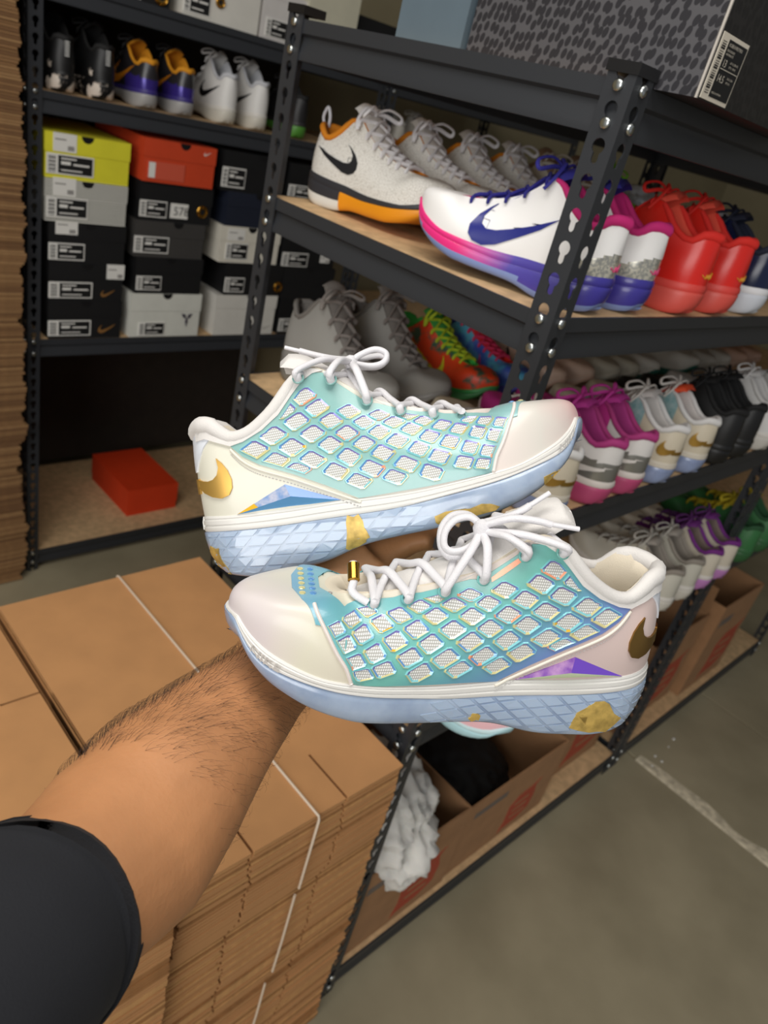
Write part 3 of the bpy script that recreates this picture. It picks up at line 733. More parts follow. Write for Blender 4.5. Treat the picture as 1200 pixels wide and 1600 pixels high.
def rot3(ax, d): return Matrix.Rotation(math.radians(d), 3, ax)
# upper sneaker: toe to the right, seen square from its right side
def pose_rt(R, t): return CAM_M @ Matrix([list(r) + [q] for r, q in zip(R, t)] + [[0, 0, 0, 1]])
pose1 = pose_rt([[0.98365, -0.01244, -0.17966], [0.18007, 0.05389, 0.98218], [-0.00254, -0.99847, 0.05525]], [-0.13691, -0.04903, -0.60345]); D1 = .602
gold1 = mat('satin gold', 'd6ab58', .4, .7)
M1 = hero_mats('upper', 'd0cbbb', [(0, 'd9d6c6'), (.10, 'd6d3c3'), (.235, 'd8cdc6'), (.27, 'd0cbc2'), (.305, 'd9adab')], [(-.1, '84b0aa'), (.05, '82b1ac'), (.12, '8cb7b3'), (.2, '83aeb6'), (.3, '8fa8c2')], (.75, 0, -.5))
gem1 = [mat('gem blue speckle', '8fb3e8', .1, .3, col2='d9dcf0', noise_scale=160, coat=1), mat('gem mid blue', '6288cc', .2, .1, coat=.4), mat('gem sky blue', '68a8dc', .2, .1, coat=.4)]
h1, o1, su1, fn1 = hero('held_sneaker', 'pale iridescent sneaker held on top, toe to the right, blue gem facet', -1, M1, gem1, gold1, pose1)
# lower sneaker: toe to the left, seen a little from above
pose2 = pose_rt([[-0.98276, 0.14263, 0.11761], [0.06636, -0.32161, 0.94455], [0.17255, 0.93607, 0.3066]], [0.1919, -0.14984, -0.57969])
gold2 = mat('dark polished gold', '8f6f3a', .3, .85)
M2 = hero_mats('lower', 'e0d6cc', [(0, 'cfb9b2'), (.09, 'cebab6'), (.225, 'd6cfbd'), (.26, 'd6d2be'), (.305, 'd2c8ca')], [(.11, '6a6cab'), (.16, '6f88c0'), (.215, '68a5b1'), (.26, '72b8ac'), (.35, '6fadb8'), (.4, '7fa6d0')], (1, 0, 1.2))
gem2 = [mat('gem violet', '7a4fd0', .1, .3, coat=1), mat('gem plum speckle', '8a55b8', .12, .3, col2='c79ad0', noise_scale=120, coat=1), mat('gem pale lime', 'c9dfa8', .2, .1, coat=.6)]
h2, o2, su2, fn2 = hero('held_sneaker', 'pale iridescent sneaker held in front, toe to the left, violet gem facet', 1, M2, gem2, gold2, pose2)
m_nike = mat('white raised lettering', 'b9b6b2', .3)
nike_on(h1, fn1, -1, .052, .0105, m_nike)
nike_on(h2, fn2, 1, .034, .0105, m_nike)
# laces
def to_local(root, u, v, depth):
    p = CAM_M @ Vector(((u - 600) / FPX * depth, -(v - 800) / FPX * depth, -depth)); return root.matrix_world.inverted() @ p
def lace_path(root, pts, r=.0031, name='lace', m=None, per=6):
    mb = MB(); mb.tube(catmull(pts, per), r, 10, squash=.8); return mb.build(name, m or M1['laces'], root, angle=80)
def eyelet(fn, x, s, dn=.0045): return Vector((x, s * (fn['top_y'](x) + .0065), fn['ztop'](x) - dn))
def lace_up(root, fn, side, xs, M):
    """criss-cross between the eyelets over the tongue"""
    for i, x in enumerate(xs):
        for s in (1, -1):
            a = eyelet(fn, x, s)
            if i < len(xs) - 1: b = eyelet(fn, xs[i + 1], -s)
            else:
                if s < 0: continue
                b = eyelet(fn, x, -s)
            m_ = (a + b) / 2; m_.z = max(a.z, b.z) + .0068 + .002 * s
            lace_path(root, [a - Vector((0, 0, .002)), a + Vector((0, s * .0022, .003)), a.lerp(m_, .45) + Vector((0, 0, .0022)), m_, b.lerp(m_, .5) + Vector((0, 0, .0015)), b + Vector((0, -s * .004, .003))], m=M['laces'])
    for x in xs:
        for s in (1, -1):
            l = eyelet(fn, x, s); mb = MB(); mb.lathe([(.0030, 0), (.0040, .0008), (.0046, .0003), (.0046, -.001)], 14, Matrix.Translation(l) @ Matrix.Rotation(-s * 1.1, 4, 'X')); mb.build('eyelet', M['panel'], root)
XS = [.098, .122, .146, .170, .194, .216]
lace_up(h1, fn1, -1, XS, M1); lace_up(h2, fn2, 1, XS, M2)
def px_path(root, pts, r=.0031, M=M1, name='lace'): return lace_path(root, [to_local(root, *p) for p in pts], r, name, M['laces'])
# bow of the upper sneaker
dk = D1 - .005
px_path(h1, [(549, 566, dk), (560, 556, dk), (585, 546, dk), (603, 552, dk), (600, 566, dk), (580, 572, dk), (552, 568, dk)])
px_path(h1, [(549, 566, dk), (562, 562, dk + .01), (588, 556, dk + .02), (604, 560, dk + .02), (590, 572, dk + .015), (556, 572, dk)])
def tails(root, fn, side, knot, M, n=3):
    for k in range(n):
        e = eyelet(fn, XS[k], side); m_ = knot.lerp(e, .5) + Vector((0, side * .008, .007))
        lace_path(root, [knot, knot.lerp(e, .2) + Vector((0, side * .004, .003)), m_, e + Vector((0, side * .004, .005)), e + Vector((0, -side * .001, -.001))], m=M['laces'])
tails(h1, fn1, -1, to_local(h1, 548, 566, dk), M1)
px_path(h1, [(548, 562, dk), (520, 560, dk + .01), (490, 554, dk + .01), (468, 548, dk + .01)])
px_path(h1, [(470, 549, dk + .01), (445, 543, dk + .01)], .0021, name='aglet')
px_path(h1, [(480, 563, dk + .012), (455, 559, dk + .012)], .0021, name='aglet')
mb = MB(); mb.lathe([(.0001, -.006), (.0045, -.0045), (.0058, 0), (.0045, .0045), (.0001, .006)], 12, Matrix.Translation(to_local(h1, 548, 566, dk))); mb.build('lace_knot', M1['laces'], h1)
# bow of the lower sneaker
db = .503
px_path(h2, [(752, 822, db), (735, 808, db), (712, 812, db), (696, 830, db), (694, 852, db), (706, 862, db), (728, 858, db), (748, 842, db), (752, 826, db)], M=M2)
px_path(h2, [(750, 818, db + .01), (730, 804, db + .014), (706, 806, db + .016), (690, 826, db + .016), (690, 856, db + .014), (708, 872, db + .01), (732, 862, db + .008), (750, 840, db + .004)], M=M2)
px_path(h2, [(758, 816, db), (790, 808, db - .005), (812, 800, db - .006), (828, 790, db - .006)], M=M2)
px_path(h2, [(826, 791, db - .006), (859, 770, db - .006)], .0021, M2, 'aglet')
px_path(h2, [(758, 820, db - .004), (800, 810, db - .012), (840, 814, db - .014), (862, 820, db - .014)], M=M2)
px_path(h2, [(860, 819, db - .014), (905, 827, db - .014)], .0021, M2, 'aglet')
tails(h2, fn2, 1, to_local(h2, 753, 828, db), M2, 4)
mb = MB(); mb.lathe([(.0001, -.007), (.0050, -.005), (.0064, 0), (.0050, .005), (.0001, .007)], 12, Matrix.Translation(to_local(h2, 753, 826, db - .002))); mb.build('lace_knot', M2['laces'], h2)
# gold lace lock
lace_path(h2, [to_local(h2, 552, 878, .506), to_local(h2, 553, 905, .499), to_local(h2, 551, 925, .494), eyelet(fn2, XS[-1], 1) + Vector((.004, 0, 0))], .0028, 'lace', M2['laces'])
p0, p1 = to_local(h2, 552, 880, .505), to_local(h2, 553, 908, .498)
mb = MB(); mb.tube([p0, p0.lerp(p1, .05), p0.lerp(p1, .95), p1], [.003, .0042, .0042, .003], 16, up=(1, 0, 0)); tag(mb.build('lace_lock', M_GOLDM, h2), 'polished gold tube on the lowest lace')
# toe perforations
mb = MB()
for i in range(2):
    for k in range(3):
        p, n = Surf(o2['_surf'], D=(0, 0, -1)).t.ray_cast(Vector((.245 + .009 * i, .012 * (k - 1) + .004, .3)), Vector((0, 0, -1)))[:2]
        mb.lathe([(.0017, .0004), (.0012, .0001), (.0001, -.0002)], 10, Matrix.Translation(p) @ n.to_track_quat('Z', 'Y').to_matrix().to_4x4())
tag(mb.build('perforations', mat('perforation grey', '9b9494', .7), h2), kind='stuff')

# ------------------------------------------------------------------ cardboard stacks
def at(u, v, depth): return CAM_M @ Vector(((u - 600) / FPX * depth, -(v - 800) / FPX * depth, -depth))
def sheet_mesh(x0, x1, y0, y1, th, slots, side_slits, mats, rnd, wob=.0):
    """one flattened carton: outline with slots cut in from the front edge and slits from the sides"""
    P = [(x0, y0)]
    for sx in slots: P += [(sx - .0025, y0), (sx - .0025, y0 + .10), (sx + .0025, y0 + .10), (sx + .0025, y0)]
    P += [(x1, y0)]
    for (sy, d) in side_slits: P += [(x1, sy - .0022), (x1 - d, sy - .0022), (x1 - d, sy + .0022), (x1, sy + .0022)]
    P += [(x1, y1), (x0, y1)]
    for (sy, d) in side_slits[::-1]: P += [(x0, sy + .0022), (x0 + d, sy + .0022), (x0 + d, sy - .0022), (x0, sy - .0022)]
    mb = MB(); mb.prism(P, 'Z', 0, th)
    me = mb.mesh('sheet', mats, smooth=False); return me
rnd = random.Random(11)
def stack(name, label, x0, x1, y0, y1, z0, z1, th, slots, slits, straps, seed, group, jitter=.004, drift=None, tone=(M_CARD, M_CARD2, M_CARD3)):
    root = thing(name, label, 'cardboard stack', ((x0 + x1) / 2, (y0 + y1) / 2, z0), 0, group); r = random.Random(seed)
    cx, cy = (x0 + x1) / 2, (y0 + y1) / 2
    ms = [sheet_mesh(x0 - cx, x1 - cx, y0 - cy, y1 - cy, th * .86, [s - cx + d for s in slots], [(s - cy, q) for s, q in slits], m, r) for m, d in ((tone[0], 0), (tone[1], .003), (tone[2], -.003), (tone[0], .005))]
    n = int(round((z1 - z0) / th)); dx = dy = 0
    for i in range(n):
        dx = .8 * dx + r.uniform(-jitter, jitter) * .6; dy = .8 * dy + r.uniform(-jitter, jitter) * .35
        o = link('sheet', ms[0] if i == n - 1 else r.choice(ms), root, (dx + (drift(i / n) if drift else 0), dy, i * th), (0, 0, r.uniform(-.004, .004)))
        if i == n - 1: o.location = (0, 0, i * th); o.rotation_euler = (0, 0, 0)
    for axis, pos, bottom in straps:
        mb = MB(); h = (n) * th + .0006
        if axis == 'F': path = [(pos - cx - .001, y0 - cy - .009, h - .004), (pos - cx - .0025, y0 - cy - .010, h * .5), (pos - cx - .004, y0 - cy - .009, bottom)]
        elif axis == 'Y': path = [(pos - cx, y1 - cy + .006, bottom), (pos - cx, y1 - cy + .006, h - .002), (pos - cx, y1 - cy, h + .0004), (pos - cx, y0 - cy - .004, h + .0004), (pos - cx - .001, y0 - cy - .007, h - .004), (pos - cx - .004, y0 - cy - .008, bottom)]
        else: path = [(x0 - cx - .007, pos - cy, bottom), (x0 - cx - .007, pos - cy, h - .003), (x0 - cx, pos - cy, h + .0004), (x1 - cx, pos - cy, h + .0004), (x1 - cx + .007, pos - cy, h - .003), (x1 - cx + .007, pos - cy, bottom)]
        mb.tube(path, (.0006, .0045), 6, up=(0, 0, 1)) if False else mb.tube(path, .0022, 6); mb.build('strap', M_STRAP, root)
    return root
TH_S = .0072
g_ = 'strapped bundles of flattened cartons'
stack('cardboard_bundle', 'top bundle of flattened cartons in the stack under the forearm', -.446, -.032, -.026, .640, .6308, .814, TH_S, [-.334, -.157], [(.393, .125), (.15, .125)], [('Y', -.218, .012)], 1, g_, .004)
stack('cardboard_bundle', 'second bundle of flattened cartons down, right below the top one', -.450, -.030, -.024, .642, .3788, .6308, TH_S, [-.345, -.165], [(.393, .125)], [('F', -.225, .03)], 2, g_, .005)
stack('cardboard_bundle', 'third bundle of flattened cartons from the top, strapped with thin cord', -.452, -.028, -.022, .640, .1772, .3788, TH_S, [-.35, -.172], [(.393, .125)], [('F', -.236, .004)], 3, g_, .006)
stack('cardboard_bundle', 'lowest bundle of flattened cartons standing on the floor by the rack foot', -.452, -.028, -.022, .640, .0044, .1772, TH_S, [-.36, -.18], [(.393, .125)], [('F', -.24, .004)], 4, g_, .006)
stack('cardboard_bundle', 'flattened carton stack at the left edge, behind the forearm', -.92, -.464, -.05, .636, .0044, .8108, TH_S, [-.8, -.58], [(.403, .06)], [], 5, g_, .003)
stack('tall_cardboard_stack', 'tall stack of flattened cartons at the far left beside the box rack', -.62, -.004, 1.735, 2.30, .004, 2.10, .0076, [-.3], [(2.0, .1)], [], 8, None, .011, lambda t: .006 * math.sin(t * 23) - .006 * abs(math.sin(t * 9)), (mat('shaded kraft', '86633f', .9, noise_amt=.12, noise_scale=60), mat('shaded kraft pale', '94714a', .9, noise_amt=.12, noise_scale=60), mat('shaded kraft dark', '735233', .9, noise_amt=.12, noise_scale=60)))  # kraft colours darkened for the shade this stack stands in
# ------------------------------------------------------------------ shoe boxes
def shoe_box(label, x0, w, yf, d, z0, h, col, lidcol=None, labels=(), notch=None, roughness=.6, group='shoe boxes across the aisle', rot=0, lid=.42, m=None, ml=None, name='shoe_box', extras=None):
    m = m or mat('box ' + col, col, roughness, noise_amt=.03); ml = ml or (mat('box ' + lidcol, lidcol, roughness, noise_amt=.03) if lidcol else m)
    root = thing(name, label, 'shoe box', (x0 + w / 2, yf + d / 2, z0), rot, group); W, D = w / 2, d / 2
    mb = MB(); mb.box(-W + .002, W - .002, -D + .002, D - .002, 0, h - .004); mb.build('body', m, root, smooth=False)
    mb = MB(); zl = h * (1 - lid); t = .0016
    mb.box(-W, W, -D, D, h - t, h); mb.box(-W, W, -D, -D + t, zl, h - t); mb.box(-W, W, D - t, D, zl, h - t); mb.box(-W, -W + t, -D + t, D - t, zl, h - t); mb.box(W - t, W, -D + t, D - t, zl, h - t)
    lo = mb.build('lid', ml, root, smooth=False)
    if notch is not None:
        mb = MB(); P = [(notch * w - W + .018 * math.cos(a), h - .0004 - .018 * math.sin(a)) for a in [math.pi * k / 10 for k in range(11)]]; mb.prism(P, 'Y', -D - .0007, -D + .0005); mb.build('thumb_notch', M_BLACK, lo, smooth=False)
    for (a, b, lw, lh, kind) in labels:
        X, Z = -W + a * w, b * h; mb = MB(); y = -D - .0009
        mb.box(X, X + lw, y, -D + .002, Z, Z + lh); L = mb.build('label', M_WHITE, root, smooth=False)
        mb = MB()
        if kind == 'size':
            mb.box(X + lw * .24, X + lw * .97, y - .0004, y + .0002, Z + lh * .07, Z + lh * .93)
            for k in range(9): zz = Z + lh * (.08 + .095 * k); mb.box(X + lw * .04, X + lw * .19, y - .0004, y + .0002, zz, zz + lh * (.03 + .03 * (k % 2)))
            mb.build('print', M_PRINTBLACK, L, smooth=False)
            mb = MB()
            for k, (f0, f1) in enumerate(((.30, .62), (.30, .50), (.56, .9), (.30, .75))):
                zz = Z + lh * (.76, .50, .50, .2)[k]; mb.box(X + lw * f0, X + lw * f1, y - .0008, y, zz, zz + lh * (.07, .16, .09, .06)[k])
            mb.build('print_line', M_WHITE, L, smooth=False)
        elif kind == 'red':
            L.data.materials[0] = mat('pale red label', 'c8543c', .6); mb.box(X + lw * .03, X + lw * .20, y - .0004, y, Z + lh * .06, Z + lh * .94); mb.build('print', M_WHITE, L, smooth=False)
        elif kind == '578':
            text_on('print', '578', lh * .8, M_PRINTBLACK, L, Matrix.Translation((X + lw * .16, y - .0005, Z + lh * .22)) @ Matrix.Rotation(math.pi / 2, 4, 'X'))
        else:
            mb.box(X + lw * .62, X + lw * .9, y - .0004, y, Z + lh * .1, Z + lh * .35); mb.box(X + lw * .08, X + lw * .55, y - .0004, y, Z + lh * .62, Z + lh * .7); mb.build('print', mat('grey print', '8d8a86', .7), L, smooth=False)
    if extras: extras(root, W, D, h)
    return root
def medallion(fx, fz, r=.020):
    def fn(root, W, D, h):
        mb = MB(); Mx = Matrix.Translation((-W + fx * 2 * W, -D - .001, fz * h)) @ Matrix.Rotation(math.pi / 2, 4, 'X')
        mb.lathe([(r * .45, .0035), (r * .55, .004), (r * .7, .0035), (r * .75, .002), (r * .9, .0035), (r, .002), (r, -.001)], 20, Mx); mb.lathe([(.0001, .001), (r * .45, .0012)], 20, Mx, 1)
        for k in range(8):
            a = k * math.pi / 4; mb.lathe([(.0001, .006), (.0022, .0052), (.003, .003)], 8, Mx @ Matrix.Translation((r * .8 * math.cos(a), r * .8 * math.sin(a), 0)))
        tag(mb.build('medallion', [M_GOLDM, M_PRINTBLACK], root), 'round gold medallion')
    return fn
def emblem(fx, fz, s, m, shape=None):
    def fn(root, W, D, h):
        E_ = shape or [[(-.5, .5), (-.15, .45), (-.05, .1), (-.3, .15)], [(.5, .5), (.15, .45), (.05, .1), (.3, .15)], [(-.05, .1), (.05, .1), (.12, -.15), (.0, -.6), (-.12, -.15)]]
        mb = MB()
        for P in E_: mb.prism([(-W + fx * 2 * W + a * s, fz * h + b * s) for a, b in P], 'Y', -D - .0012, -D + .001)
        mb.build('emblem', m, root, smooth=False)
    return fn
def small_swoosh(fx, fz, s, m):
    return emblem(fx, fz, s, m, [[(a, b) for a, b in SW_FULL]])
DY = BY0 + .006
zB = .876
BK = '0c0c0e'
m_str = mat('striped shoe box', 'c9c8bf', .6)
def _stripes():
    nt, b = nodes_of(m_str); tc = nt.nodes.new('ShaderNodeTexCoord'); sx = nt.nodes.new('ShaderNodeSeparateXYZ'); nt.links.new(tc.outputs['Object'], sx.inputs[0])
    v = math_node(nt, 'FRACT', math_node(nt, 'MULTIPLY', sx.outputs[2], 145)); r = nt.nodes.new('ShaderNodeValToRGB'); r.color_ramp.interpolation = 'CONSTANT'
    r.color_ramp.elements[0].color = lin('d0cfc6'); r.color_ramp.elements[1].position = .6; r.color_ramp.elements[1].color = lin('55534f'); nt.links.new(v, r.inputs['Fac']); nt.links.new(r.outputs['Color'], b.inputs['Base Color'])
_stripes()
m_tan = mat('tan foil print', 'a87a45', .4, .5); m_pale = mat('pale grey print', 'b9b7b2', .5)
# column 1, bottom to top
shoe_box('black shoe box at the bottom of the leftmost stack', .086, .238, DY, .34, zB, .122, BK, labels=[(.0, .08, .135, .05, 'size')], notch=.50, extras=small_swoosh(.78, .25, .05, m_tan))
shoe_box('black shoe box with a white sticker, second from bottom of leftmost stack', .086, .236, DY, .34, zB + .122, .116, BK, labels=[(.0, .08, .135, .05, 'size'), (.76, .62, .058, .046, 'plain')], notch=.50, extras=small_swoosh(.78, .22, .04, m_tan))
shoe_box('black shoe box with two labels under the striped box', .084, .238, DY, .34, zB + .238, .122, BK, labels=[(.0, .08, .108, .05, 'size'), (.08, .70, .066, .042, 'plain')], notch=.52)
shoe_box('grey pinstriped shoe box under the yellow one', .070, .247, DY - .004, .34, zB + .360, .118, BK, labels=[(.02, .10, .12, .056, 'size'), (.09, .62, .066, .048, 'plain')], notch=.50, m=m_str, ml=m_str)
shoe_box('bright yellow shoe box on top of the leftmost stack', .068, .250, DY - .004, .34, zB + .478, .120, 'd8d12f', labels=[(.02, .10, .135, .054, 'size'), (.09, .60, .066, .048, 'plain')], notch=.48)
# column 2
shoe_box('off-white shoe box with dark emblem at the bottom of second stack', .352, .265, DY, .34, zB, .150, 'cfcfc6', labels=[(.13, .04, .095, .045, 'size')], notch=.5, lid=.40, extras=emblem(.80, .40, .042, mat('dark emblem', '4a4550', .6)))
shoe_box('black shoe box resting on the off-white emblem box', .362, .246, DY, .34, zB + .150, .120, BK, labels=[(.02, .10, .088, .046, 'size')], notch=.5)
shoe_box('charcoal grey shoe box below the one with gold medallion', .350, .250, DY, .34, zB + .270, .114, '3a3836', labels=[(.0, .12, .12, .052, 'size')], notch=.6)
shoe_box('black shoe box with gold medallion and a 578 sticker', .358, .258, DY, .34, zB + .384, .118, BK, labels=[(.01, .10, .092, .05, 'size'), (.42, .12, .062, .046, '578')], extras=medallion(.86, .36), lid=.5)
shoe_box('orange-red shoe box on top of the second stack', .356, .248, DY - .012, .34, zB + .502, .122, 'c4401c', labels=[(.06, .08, .125, .050, 'red')], notch=.55, extras=small_swoosh(.86, .84, .022, mat('white foil', 'd8c8c0', .4)))
# column 3
shoe_box('pale grey shoe box at the bottom of the third stack', .676, .268, DY, .34, zB, .150, 'cfccc4', labels=[], notch=.55, lid=.33, extras=small_swoosh(.86, .2, .03, m_pale))
shoe_box('black shoe box between two pale boxes in third stack', .702, .25, DY, .34, zB + .150, .116, BK, labels=[(.0, .10, .082, .052, 'size')], extras=medallion(.93, .30))
shoe_box('cream shoe box with black size label, middle of third stack', .664, .25, DY, .34, zB + .266, .124, 'd2cdbf', labels=[(.10, .10, .09, .056, 'size'), (.1, .62, .07, .04, 'plain')], notch=.5)
shoe_box('dark navy shoe box above the cream one', .672, .25, DY, .34, zB + .390, .112, '161c2c', notch=.52)
shoe_box('black shoe box on top of the third stack', .640, .25, DY, .34, zB + .502, .124, BK, labels=[(.0, .10, .09, .062, 'size')], notch=.6)
# column 4, seen past the near rack's left post
shoe_box('black shoe box at the bottom of the rightmost visible stack', .965, .25, DY, .34, zB, .14, BK, labels=[(.02, .08, .09, .05, 'size')], notch=.5)
shoe_box('black shoe box two up in the rightmost stack, plain front', .955, .25, DY, .34, zB + .14, .12, '101012', notch=.5, lid=.5)
shoe_box('black shoe box with bright label end in rightmost stack', .93, .26, DY, .34, zB + .26, .118, BK, labels=[(.02, .04, .12, .05, 'size'), (.72, .2, .045, .03, 'plain')])
shoe_box('black shoe box with teal lid corner in rightmost stack', .925, .26, DY, .34, zB + .378, .118, BK, lidcol='1b6e68', lid=.2)
shoe_box('black shoe box topping the rightmost stack', .91, .25, DY, .34, zB + .496, .124, BK, labels=[(.02, .04, .12, .05, 'size')])
# bottom shelf
shoe_box('orange-red shoe box alone on the bottom shelf', .447, .22, 1.885, .33, .082, .118, 'd23a10', lid=.72, group=None)
# top shelf of the far rack
zT = 1.836
shoe_box('black shoe box with gold ring at upper left, on top shelf', .12, .29, DY, .34, zT, .13, BK, labels=[(.35, .02, .1, .05, 'size')], extras=medallion(.90, .17), group='boxes on the top shelf')
shoe_box('white shoe box with gold ring on the top shelf', .445, .262, DY, .34, zT, .13, 'd6d3ca', labels=[(.02, .06, .085, .06, 'size')], extras=medallion(.46, .42, .015), lid=.15, group='boxes on the top shelf')
shoe_box('white shoe box half hidden by the near rack post, top shelf', .715, .17, DY, .34, zT, .13, 'd0ccc8', labels=[(.1, .06, .08, .05, 'size')], group='boxes on the top shelf', lid=.15)
# boxes on the near rack's top shelf
def scales_mat(name, base, cell, rough, axis):
    m = mat(name, base, rough); nt, b = nodes_of(m); tc = nt.nodes.new('ShaderNodeTexCoord'); se = nt.nodes.new('ShaderNodeSeparateXYZ'); nt.links.new(tc.outputs['Object'], se.inputs[0]); cb = nt.nodes.new('ShaderNodeCombineXYZ')
    nt.links.new(math_node(nt, 'ADD', math_node(nt, 'MULTIPLY', se.outputs[axis], 1.2), math_node(nt, 'MULTIPLY', se.outputs[2], .25)), cb.inputs[0]); nt.links.new(math_node(nt, 'MULTIPLY', se.outputs[2], .8), cb.inputs[1])
    vo = nt.nodes.new('ShaderNodeTexVoronoi'); vo.voronoi_dimensions = '2D'; vo.feature = 'SMOOTH_F1'; vo.inputs['Smoothness'].default_value = .05; vo.inputs['Scale'].default_value = 92; vo.inputs['Randomness'].default_value = .55; nt.links.new(cb.outputs[0], vo.inputs['Vector'])
    r = nt.nodes.new('ShaderNodeValToRGB'); r.color_ramp.elements[0].position = .40; r.color_ramp.elements[1].position = .45; r.color_ramp.elements[0].color = lin(cell); r.color_ramp.elements[1].color = lin(base)
    nt.links.new(vo.outputs['Distance'], r.inputs['Fac']); nt.links.new(r.outputs['Color'], b.inputs['Base Color']); return m
m_scale_lit = scales_mat('reptile scale board', '504f52', '2a292d', .38, 1); m_scale_shade = scales_mat('reptile scale board shaded', '1f1d1c', '161413', .5, 0)  # one board: side wall's sheen and end wall's shade put into the colours
def big_box():
    root = thing('shoe_box', 'large black reptile-print shoe box overhanging the rack corner, top right', 'shoe box', (.043, -.052, zT + .0005)); Wx, Dy, H = .36, .347, .13
    mb = MB(); mb.box(0, .002, .0035, Dy, 0, H); mb.build('side_wall', m_scale_lit, root, smooth=False)
    mb = MB(); mb.box(.004, Wx, 0, .002, 0, H); mb.build('end_wall', m_scale_shade, root, smooth=False)
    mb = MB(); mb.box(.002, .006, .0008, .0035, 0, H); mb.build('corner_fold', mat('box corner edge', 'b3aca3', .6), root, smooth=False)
    mb = MB(); mb.box(.006, Wx, .0035, Dy, 0, .002); mb.box(Wx - .002, Wx, .0035, Dy, .002, H); mb.box(.002, Wx - .002, Dy - .002, Dy, .002, H); mb.build('body', m_scale_shade, root, smooth=False)
    mb = MB(); mb.box(-.002, Wx + .002, -.002, Dy + .002, H, H + .003); mb.box(-.002, Wx + .002, -.002, 0, H - .04 + .06, H) if False else None; mb.build('lid', m_scale_shade, root, smooth=False)
    mb = MB(); lx, lz, lw, lh = .006, .0015, .066, .062
    mb.box(lx, lx + lw, -.0008, .0, lz, lz + lh); L = mb.build('label', mat('label cream', 'cfc6b6', .55), root, smooth=False)
    mb = MB(); mb.box(lx + .017, lx + lw - .002, -.0012, -.0006, lz + .004, lz + lh - .004)
    for k in range(22):
        zz = lz + .006 + k * .0023; mb.box(lx + .004, lx + .013, -.0012, -.0006, zz, zz + (.0007, .0012, .0016, .0005)[(k * 7) % 4])
    mb.build('print', M_PRINTBLACK, L, smooth=False)
    def T(body, size, x, z): text_on('print_text', body, size, mat('label print pale', 'c9c1b2', .6), L, Matrix.Translation((lx + x, -.0016, lz + z)) @ Matrix.Rotation(math.pi / 2, 4, 'X'))
    T('KOBE 8 PROTRO', .0045, .019, .052); T('BLACK/BLACK', .0030, .019, .0475); T('ANTHRACITE', .0030, .019, .0440); T('13', .010, .019, .0335); T('UK 12  EUR 47.5', .0030, .036, .0385); T('CM 31  BR 45', .0030, .036, .0345); T('14.5', .010, .019, .0195); T('UK 12  EUR', .0030, .042, .0245); T('CM 31.5', .0030, .042, .0205)
    T('MADE IN VIETNAM', .0028, .019, .0075)
    mb = MB(); mb.box(lx + .019, lx + .062, -.0016, -.0011, lz + .0312, lz + .0318); mb.build('print_rule', mat('label print pale', 'c9c1b2', .6), L, smooth=False)
big_box()
shoe_box('slate blue shoe box with lilac lid beside the reptile-print box', .036, .33, .300, .135, zT + .001, .112, '55646e', lidcol='b9aeda', lid=.10, group=None)
shoe_box('low black box under the pale cream one, upper centre of top shelf', .895, .20, DY, .34, zT, .066, '1a1816', group='boxes on the top shelf')
shoe_box('pale cream box lying on the low black one, top shelf', .875, .205, DY - .01, .32, zT + .067, .12, 'c8c4ae', group='boxes on the top shelf', lid=.9)
shoe_box('black shoe box with label and gold ring, right of the cream box', 1.105, .34, DY + .042, .34, zT, .15, BK, labels=[(.05, .30, .085, .055, 'size')], extras=medallion(.74, .34), group='boxes on the top shelf')
# ------------------------------------------------------------------ open cartons on the bottom shelf
m_stamp = mat('orange red stamp', 'a8452c', .8, noise_amt=.3, noise_scale=90, col2='8f5a3c', band=(.55, .7))
m_grey = mat('grey stamp', '6d6258', .8)
def carton(label, x0, w, yf, d, h, flap_f=.0, flap_r=.0, stamp=True, z0=.0785, group='open cartons on the bottom shelf', lean=0):
    root = thing('open_carton', label, 'carton', (x0, yf, z0), 0, group); t = .005
    for nm, b in (('bottom', (0, w, 0, d, 0, t)), ('front_wall', (0, w, 0, t, t, h)), ('back_wall', (0, w, d - t, d, t, h)), ('side_wall', (0, t, t, d - t, t, h)), ('side_wall', (w - t, w, t, d - t, t, h))):
        mb = MB(); mb.box(*b); mb.build(nm, M_BOXK, root, smooth=False)
    if flap_r:
        mb = MB(); mb.prism([(w - t, h), (w, h), (w + math.sin(lean) * flap_r, h + math.cos(lean) * flap_r), (w - t + math.sin(lean) * flap_r, h + math.cos(lean) * flap_r)], 'Y', .01, d - .01); mb.build('flap', M_BOXK, root, smooth=False)
    if stamp:
        mb = MB(); cx, cz, s = w * .66, h * .34, h * .24; y = -.0006
        mb.prism([(cx + s * a, cz + s * b) for a, b in ((-1.1, -1.15), (-.8, -1.0), (.2, -.95), (.9, -.6), (1.0, .2), (.8, .85), (1.1, 1.2), (.5, 1.0), (-.4, .95), (-.95, .5), (-.9, -.4))], 'Y', y, t * .5); mb.build('stamp', m_stamp, root, smooth=False)
        mb = MB(); mb.box(w * .08, w * .40, y, t * .5, h * .76, h * .84); mb.build('print', m_grey, root, smooth=False)
        mb = MB()
        for k in range(3): mb.box(cx - s * .55, cx + s * .5, y - .0005, y + .0002, cz - s * .5 + k * s * .42, cz - s * .38 + k * s * .42)
        mb.build('stamp_gap', M_BOXK, root, smooth=False)
    return root
carton('open carton stuffed with white cloth, nearest the stacked cardboard', .045, .355, .018, .52, .285, flap_r=.0)
carton('open empty carton with dark inside, second from rack corner', .412, .43, .024, .52, .265)
carton('brown carton with orange stamp just before the second rack post', .856, .36, .065, .50, .40)
carton('open carton with raised flap just beyond the second rack post', 1.33, .40, .06, .5, .38, flap_r=.12, lean=-.2)
carton('brown carton furthest along the bottom shelf', 1.76, .36, .03, .5, .42)
